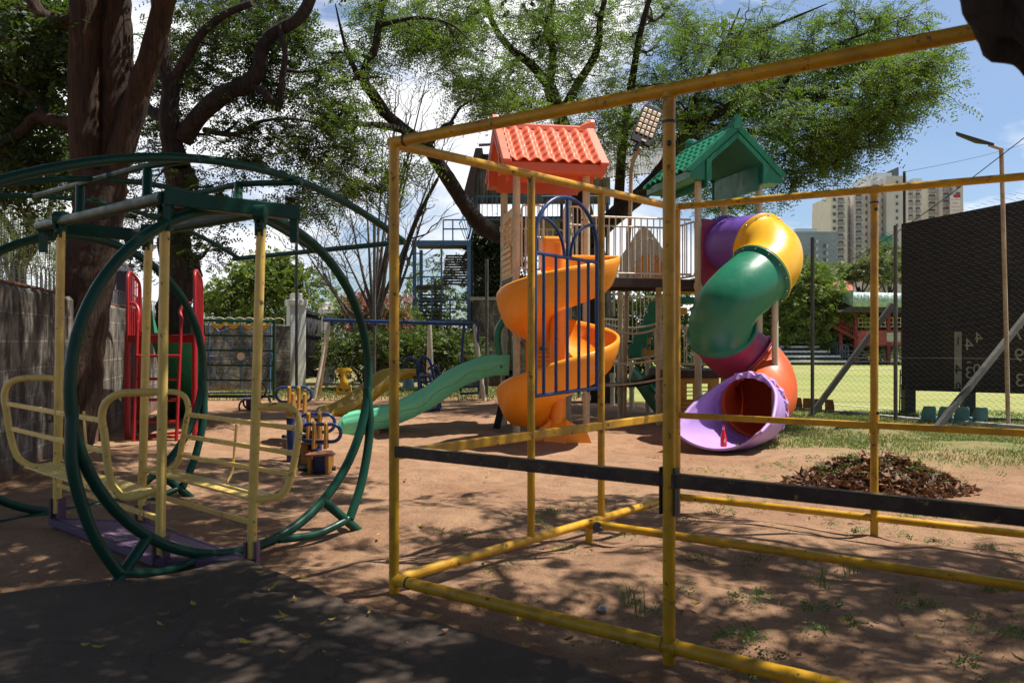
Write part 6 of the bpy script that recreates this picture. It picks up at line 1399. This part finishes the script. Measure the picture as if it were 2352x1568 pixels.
# far band of greenery closing the horizon
pts = []; dr = []
r3 = random.Random(77)
for _ in range(9000):
    X = r3.uniform(-90, 90); Y = r3.uniform(62, 72)+.05*abs(X); z = r3.random()**.8*(3.3+1.2*math.sin(X*.31)+.8*math.sin(X*.87+1)); pts.append((X, Y, z)); dr.append((r3.gauss(0, 1), r3.gauss(0, 1), r3.gauss(.3, .6)))
V, Q = sprays(pts, dr, 3, .9, .14, .42, rng); tag(npobj('far_greenery', V, Q, M_leafH), 'band of distant bushes behind the stands closing the horizon', 'bushes', kind='stuff')

# ------------------------------------------------------------------ leaf pile, grass, weeds, fallen leaves, stones
def leafshape(pos, yaw, pitch, roll, ln, w_, r2, curl=.25):
    """flat pointed leaves with a fold; numpy arrays -> quads"""
    n = len(pos); prof = [(0, .0), (.28, .42), (.62, .40), (1.0, .02)]; V = np.zeros((n, 4, 3, 3))
    for i, (u, h) in enumerate(prof):
        for j, s_ in enumerate((-1, 0, 1)):
            x = (u-.5)*ln+np.zeros(n); y = s_*h*w_; z = curl*ln*((u-.5)**2*1.6)+abs(s_)*h*w_*r2.uniform(.1, .7, n); V[:, i, j] = np.stack([x, y, z], -1)
    V = V.reshape(n, 12, 3); cy_, sy_ = np.cos(yaw), np.sin(yaw); cp, sp_ = np.cos(pitch), np.sin(pitch); cr_, sr_ = np.cos(roll), np.sin(roll)
    x, y, z = V[..., 0], V[..., 1], V[..., 2]
    y, z = y*cr_[:, None]-z*sr_[:, None], y*sr_[:, None]+z*cr_[:, None]; x, z = x*cp[:, None]-z*sp_[:, None], x*sp_[:, None]+z*cp[:, None]; x, y = x*cy_[:, None]-y*sy_[:, None], x*sy_[:, None]+y*cy_[:, None]
    V = np.stack([x, y, z], -1)+np.asarray(pos)[:, None]
    q = np.array([(i*3+j, i*3+j+1, (i+1)*3+j+1, (i+1)*3+j) for i in range(3) for j in range(2)]); Q = (np.arange(n)*12)[:, None, None]+q[None]
    return V.reshape(-1, 3), Q.reshape(-1, 4)
n = 2600; a = rng.uniform(0, 6.28, n); q = np.sqrt(rng.random(n)); pc = np.array([3.62, 8.05])
h = np.clip(.29*(1-q**1.5), 0, 1)*(1+.3*np.sin(a*3+1)); pos = np.stack([pc[0]+q*.98*np.cos(a), pc[1]+q*.62*np.sin(a), h*rng.uniform(.75, 1.05, n)+.012], -1)
V, Q = leafshape(pos, rng.uniform(0, 6.28, n), rng.normal(0, .45, n), rng.normal(0, .5, n), rng.uniform(.05, .2, n)**1.0, rng.uniform(.025, .075, n), rng)
tag(npobj('leaf_pile', V, Q, M_pile), 'heap of dry brown leaves behind the back rails of the yellow frame', 'leaf pile')
mound = MB(); mound.loft([[Vector((3.62+.9*f*math.cos(t), 8.05+.56*f*math.sin(t), .25*(1-f**1.5)-.01)) for t in np.linspace(0, 6.283, 25)[:-1]] for f in (1, .8, .6, .4, .2, .05)])
mo = mound.obj('mound_core', M_pile, bpy.data.objects['leaf_pile'])
V, Q = sprays([(3.62+random.gauss(0, .4), 8.05+random.gauss(0, .26), .30+random.uniform(-.12, .05)) for _ in range(160)], [(random.gauss(0, 1), random.gauss(0, 1), random.gauss(.3, .4)) for _ in range(160)], 3, .10, .006, .035, rng); npobj('green_cuttings', V, Q, M_weed, bpy.data.objects['leaf_pile'])
# grass blades by the fence and behind the play structure
def blades(name, pos, hgt, mat, label, cat, lean=.5, w_=.004):
    pos = np.asarray(pos); n = len(pos); yaw = rng.uniform(0, 6.28, n); h = hgt*rng.uniform(.5, 1.3, n); l = lean*rng.normal(0, 1, (n, 2)); d = np.stack([np.cos(yaw), np.sin(yaw), 0*yaw], -1)*w_
    mid = pos+np.stack([l[:, 0]*h*.35, l[:, 1]*h*.35, h*.6], -1); tip = pos+np.stack([l[:, 0]*h, l[:, 1]*h, h*.85], -1)
    V = np.stack([pos-d, pos+d, mid+d*.8, mid-d*.8, tip+d*.15, tip-d*.15], 1).reshape(-1, 3); b0 = np.arange(n)*6; Q = np.concatenate([np.stack([b0, b0+1, b0+2, b0+3], 1), np.stack([b0+3, b0+2, b0+4, b0+5], 1)])
    return tag(npobj(name, V, Q, mat), label, cat, kind='stuff')
pos = []
while len(pos) < 38000:
    x, y = random.uniform(3.0, 10.5), random.uniform(8.8, 17.2); f = (y+.45*x-12.0)/2.4
    if x < 3.6: f -= (3.6-x)*.8
    c = .5+.5*math.sin(x*2.3+1.7*math.sin(y*1.9))*math.sin(y*2.1+x)
    if random.random() < min(1, max(0, f))*(.25+.75*c): pos.append((x, y, 0))
blades('grass', pos, .06, M_grass, 'short patchy grass along the foot of the chain link fence', 'grass', .7, .006)
pos = []
while len(pos) < 9000:
    x, y = random.uniform(-8.5, 3), random.uniform(19.5, 26)
    if random.random() < min(1, max(0, (y-20.0)/2)): pos.append((x, y, 0))
blades('grass', pos, .10, M_grass, 'rough grass strip below the hedge and white pillars', 'grass', .6, .010)
wp = []; wd = []; r4 = random.Random(12)
spots = [(2.9, 10.9)]*0
for _ in range(150):
    x = r4.uniform(-.6, 4.4); y = r4.uniform(3.4, 7.6)
    if x < .2 and y < 4.6: continue
    if r4.random() > .35+.65*(x > 1): continue
    k = r4.randint(2, 9); s_ = r4.uniform(.02, .075)
    for _ in range(k*2): wp.append((x+r4.gauss(0, s_), y+r4.gauss(0, s_), .012)); wd.append((r4.gauss(0, 1), r4.gauss(0, 1), r4.uniform(.2, .9)))
for (x, y) in ((3.0, 9.6), (3.4, 9.4), (2.2, 9.2), (3.9, 9.9), (2.7, 8.8), (4.5, 9.2), (1.9, 10.2), (4.9, 8.6), (-4.1, 6.6), (-4.4, 5.9), (-3.5, 8.3)):
    for _ in range(36): wp.append((x+r4.gauss(0, .22), y+r4.gauss(0, .12), .01)); wd.append((r4.gauss(0, 1), r4.gauss(0, 1), r4.uniform(.3, 1)))
for p in ((-.02, 5.18), (.2, 5.33), (.45, 5.55), (1.15, 4.05), (2.3, 4.55), (2.9, 4.85), (2.55, 4.1), (3.0, 3.9), (2.6, 3.5), (.62, 3.95), (1.05, 3.72), (1.7, 4.5)):
    for _ in range(34): wp.append((p[0]+r4.gauss(0, .075), p[1]+r4.gauss(0, .04), .012)); wd.append((r4.gauss(0, 1), r4.gauss(0, 1), r4.uniform(.2, .9)))
V, Q = sprays(wp, wd, 2, .045, .0055, .022, rng, .1); tag(npobj('weeds', V, Q, M_weed), 'small green weeds sprouting from the bare dirt', 'weeds', kind='stuff')
gp_l = [(1.9, 4.9), (.65, 4.55), (.68, 4.4), (2.2, 5.2)]
blades('tall_weeds', [(x+r4.gauss(0, .03), y+r4.gauss(0, .02), 0) for x, y in gp_l for _ in range(10)], .17, M_weed, 'thin tufts of taller grass among the dirt inside the frame', 'grass', .35, .003)
for nm, mt, lab, cnt, sz in (('fallen_leaf', M_yleaf, 'yellow fallen leaf lying on the ground', 90, .055), ('fallen_leaf', M_bleaf, 'dry brown fallen leaf lying on the ground', 80, .05)):
    V, Q = leafshape(np.zeros((1, 3)), np.zeros(1), np.zeros(1), np.zeros(1), np.array([sz]), np.array([sz*.42]), rng, .6)
    o0 = None
    for k in range(cnt):
        while True:
            y = 1.5*F/(r4.uniform(1010, 1540)-HY); x = r4.uniform(-.55, .63)*y
            if not (y < 3.4): break
        if o0 is None: o0 = npobj(nm, V, Q, mt); o = o0; tag(o, lab, 'leaf', 'yellow fallen leaves' if mt is M_yleaf else 'brown fallen leaves')
        else: o = o0.copy(); COL.objects.link(o)
        o.location = (x, y, .08 if x < -.1 and y < 5.0 else .022); o.rotation_euler = (r4.gauss(0, .25), r4.gauss(0, .25), r4.uniform(0, 6.28)); o.scale = (r4.uniform(.7, 1.6),)*3
m = MB(); c = Vector((.5, 4.47, .02)); rgs = []
for i in range(1, 7):
    a = math.pi*i/7; rgs.append([c+Vector((.028*math.sin(a)*math.cos(q), .028*math.sin(a)*math.sin(q), .022*math.cos(a)))*(1+r4.uniform(-.2, .2)) if False else c+Vector((.028*math.sin(a)*math.cos(q)*r4.uniform(.8, 1.2), .028*math.sin(a)*math.sin(q)*r4.uniform(.8, 1.2), .022*math.cos(a))) for q in np.linspace(0, 6.283, 9)[:-1]])
m.loft(rgs, smooth=False); tag(m.obj('stone', M_conc), 'pale lump of stone on the dirt inside the yellow frame', 'stone')
pp_ = []
for _ in range(1500):
    y = 1.5*F/(r4.uniform(990, 1560)-HY); x = r4.uniform(-.5, .63)*y
    pp_.append((x, y, .072 if x < -.3 and y < 5.0 else .012))
V, Q = leafshape(np.array(pp_), rng.uniform(0, 6.28, len(pp_)), rng.normal(0, .5, len(pp_)), rng.normal(0, .5, len(pp_)), np.full(len(pp_), .014), rng.uniform(.004, .009, len(pp_)), rng)
tag(npobj('litter', V, Q, M_pile), 'scattered crumbs of dry leaf and bark on the dirt', 'litter', kind='stuff')
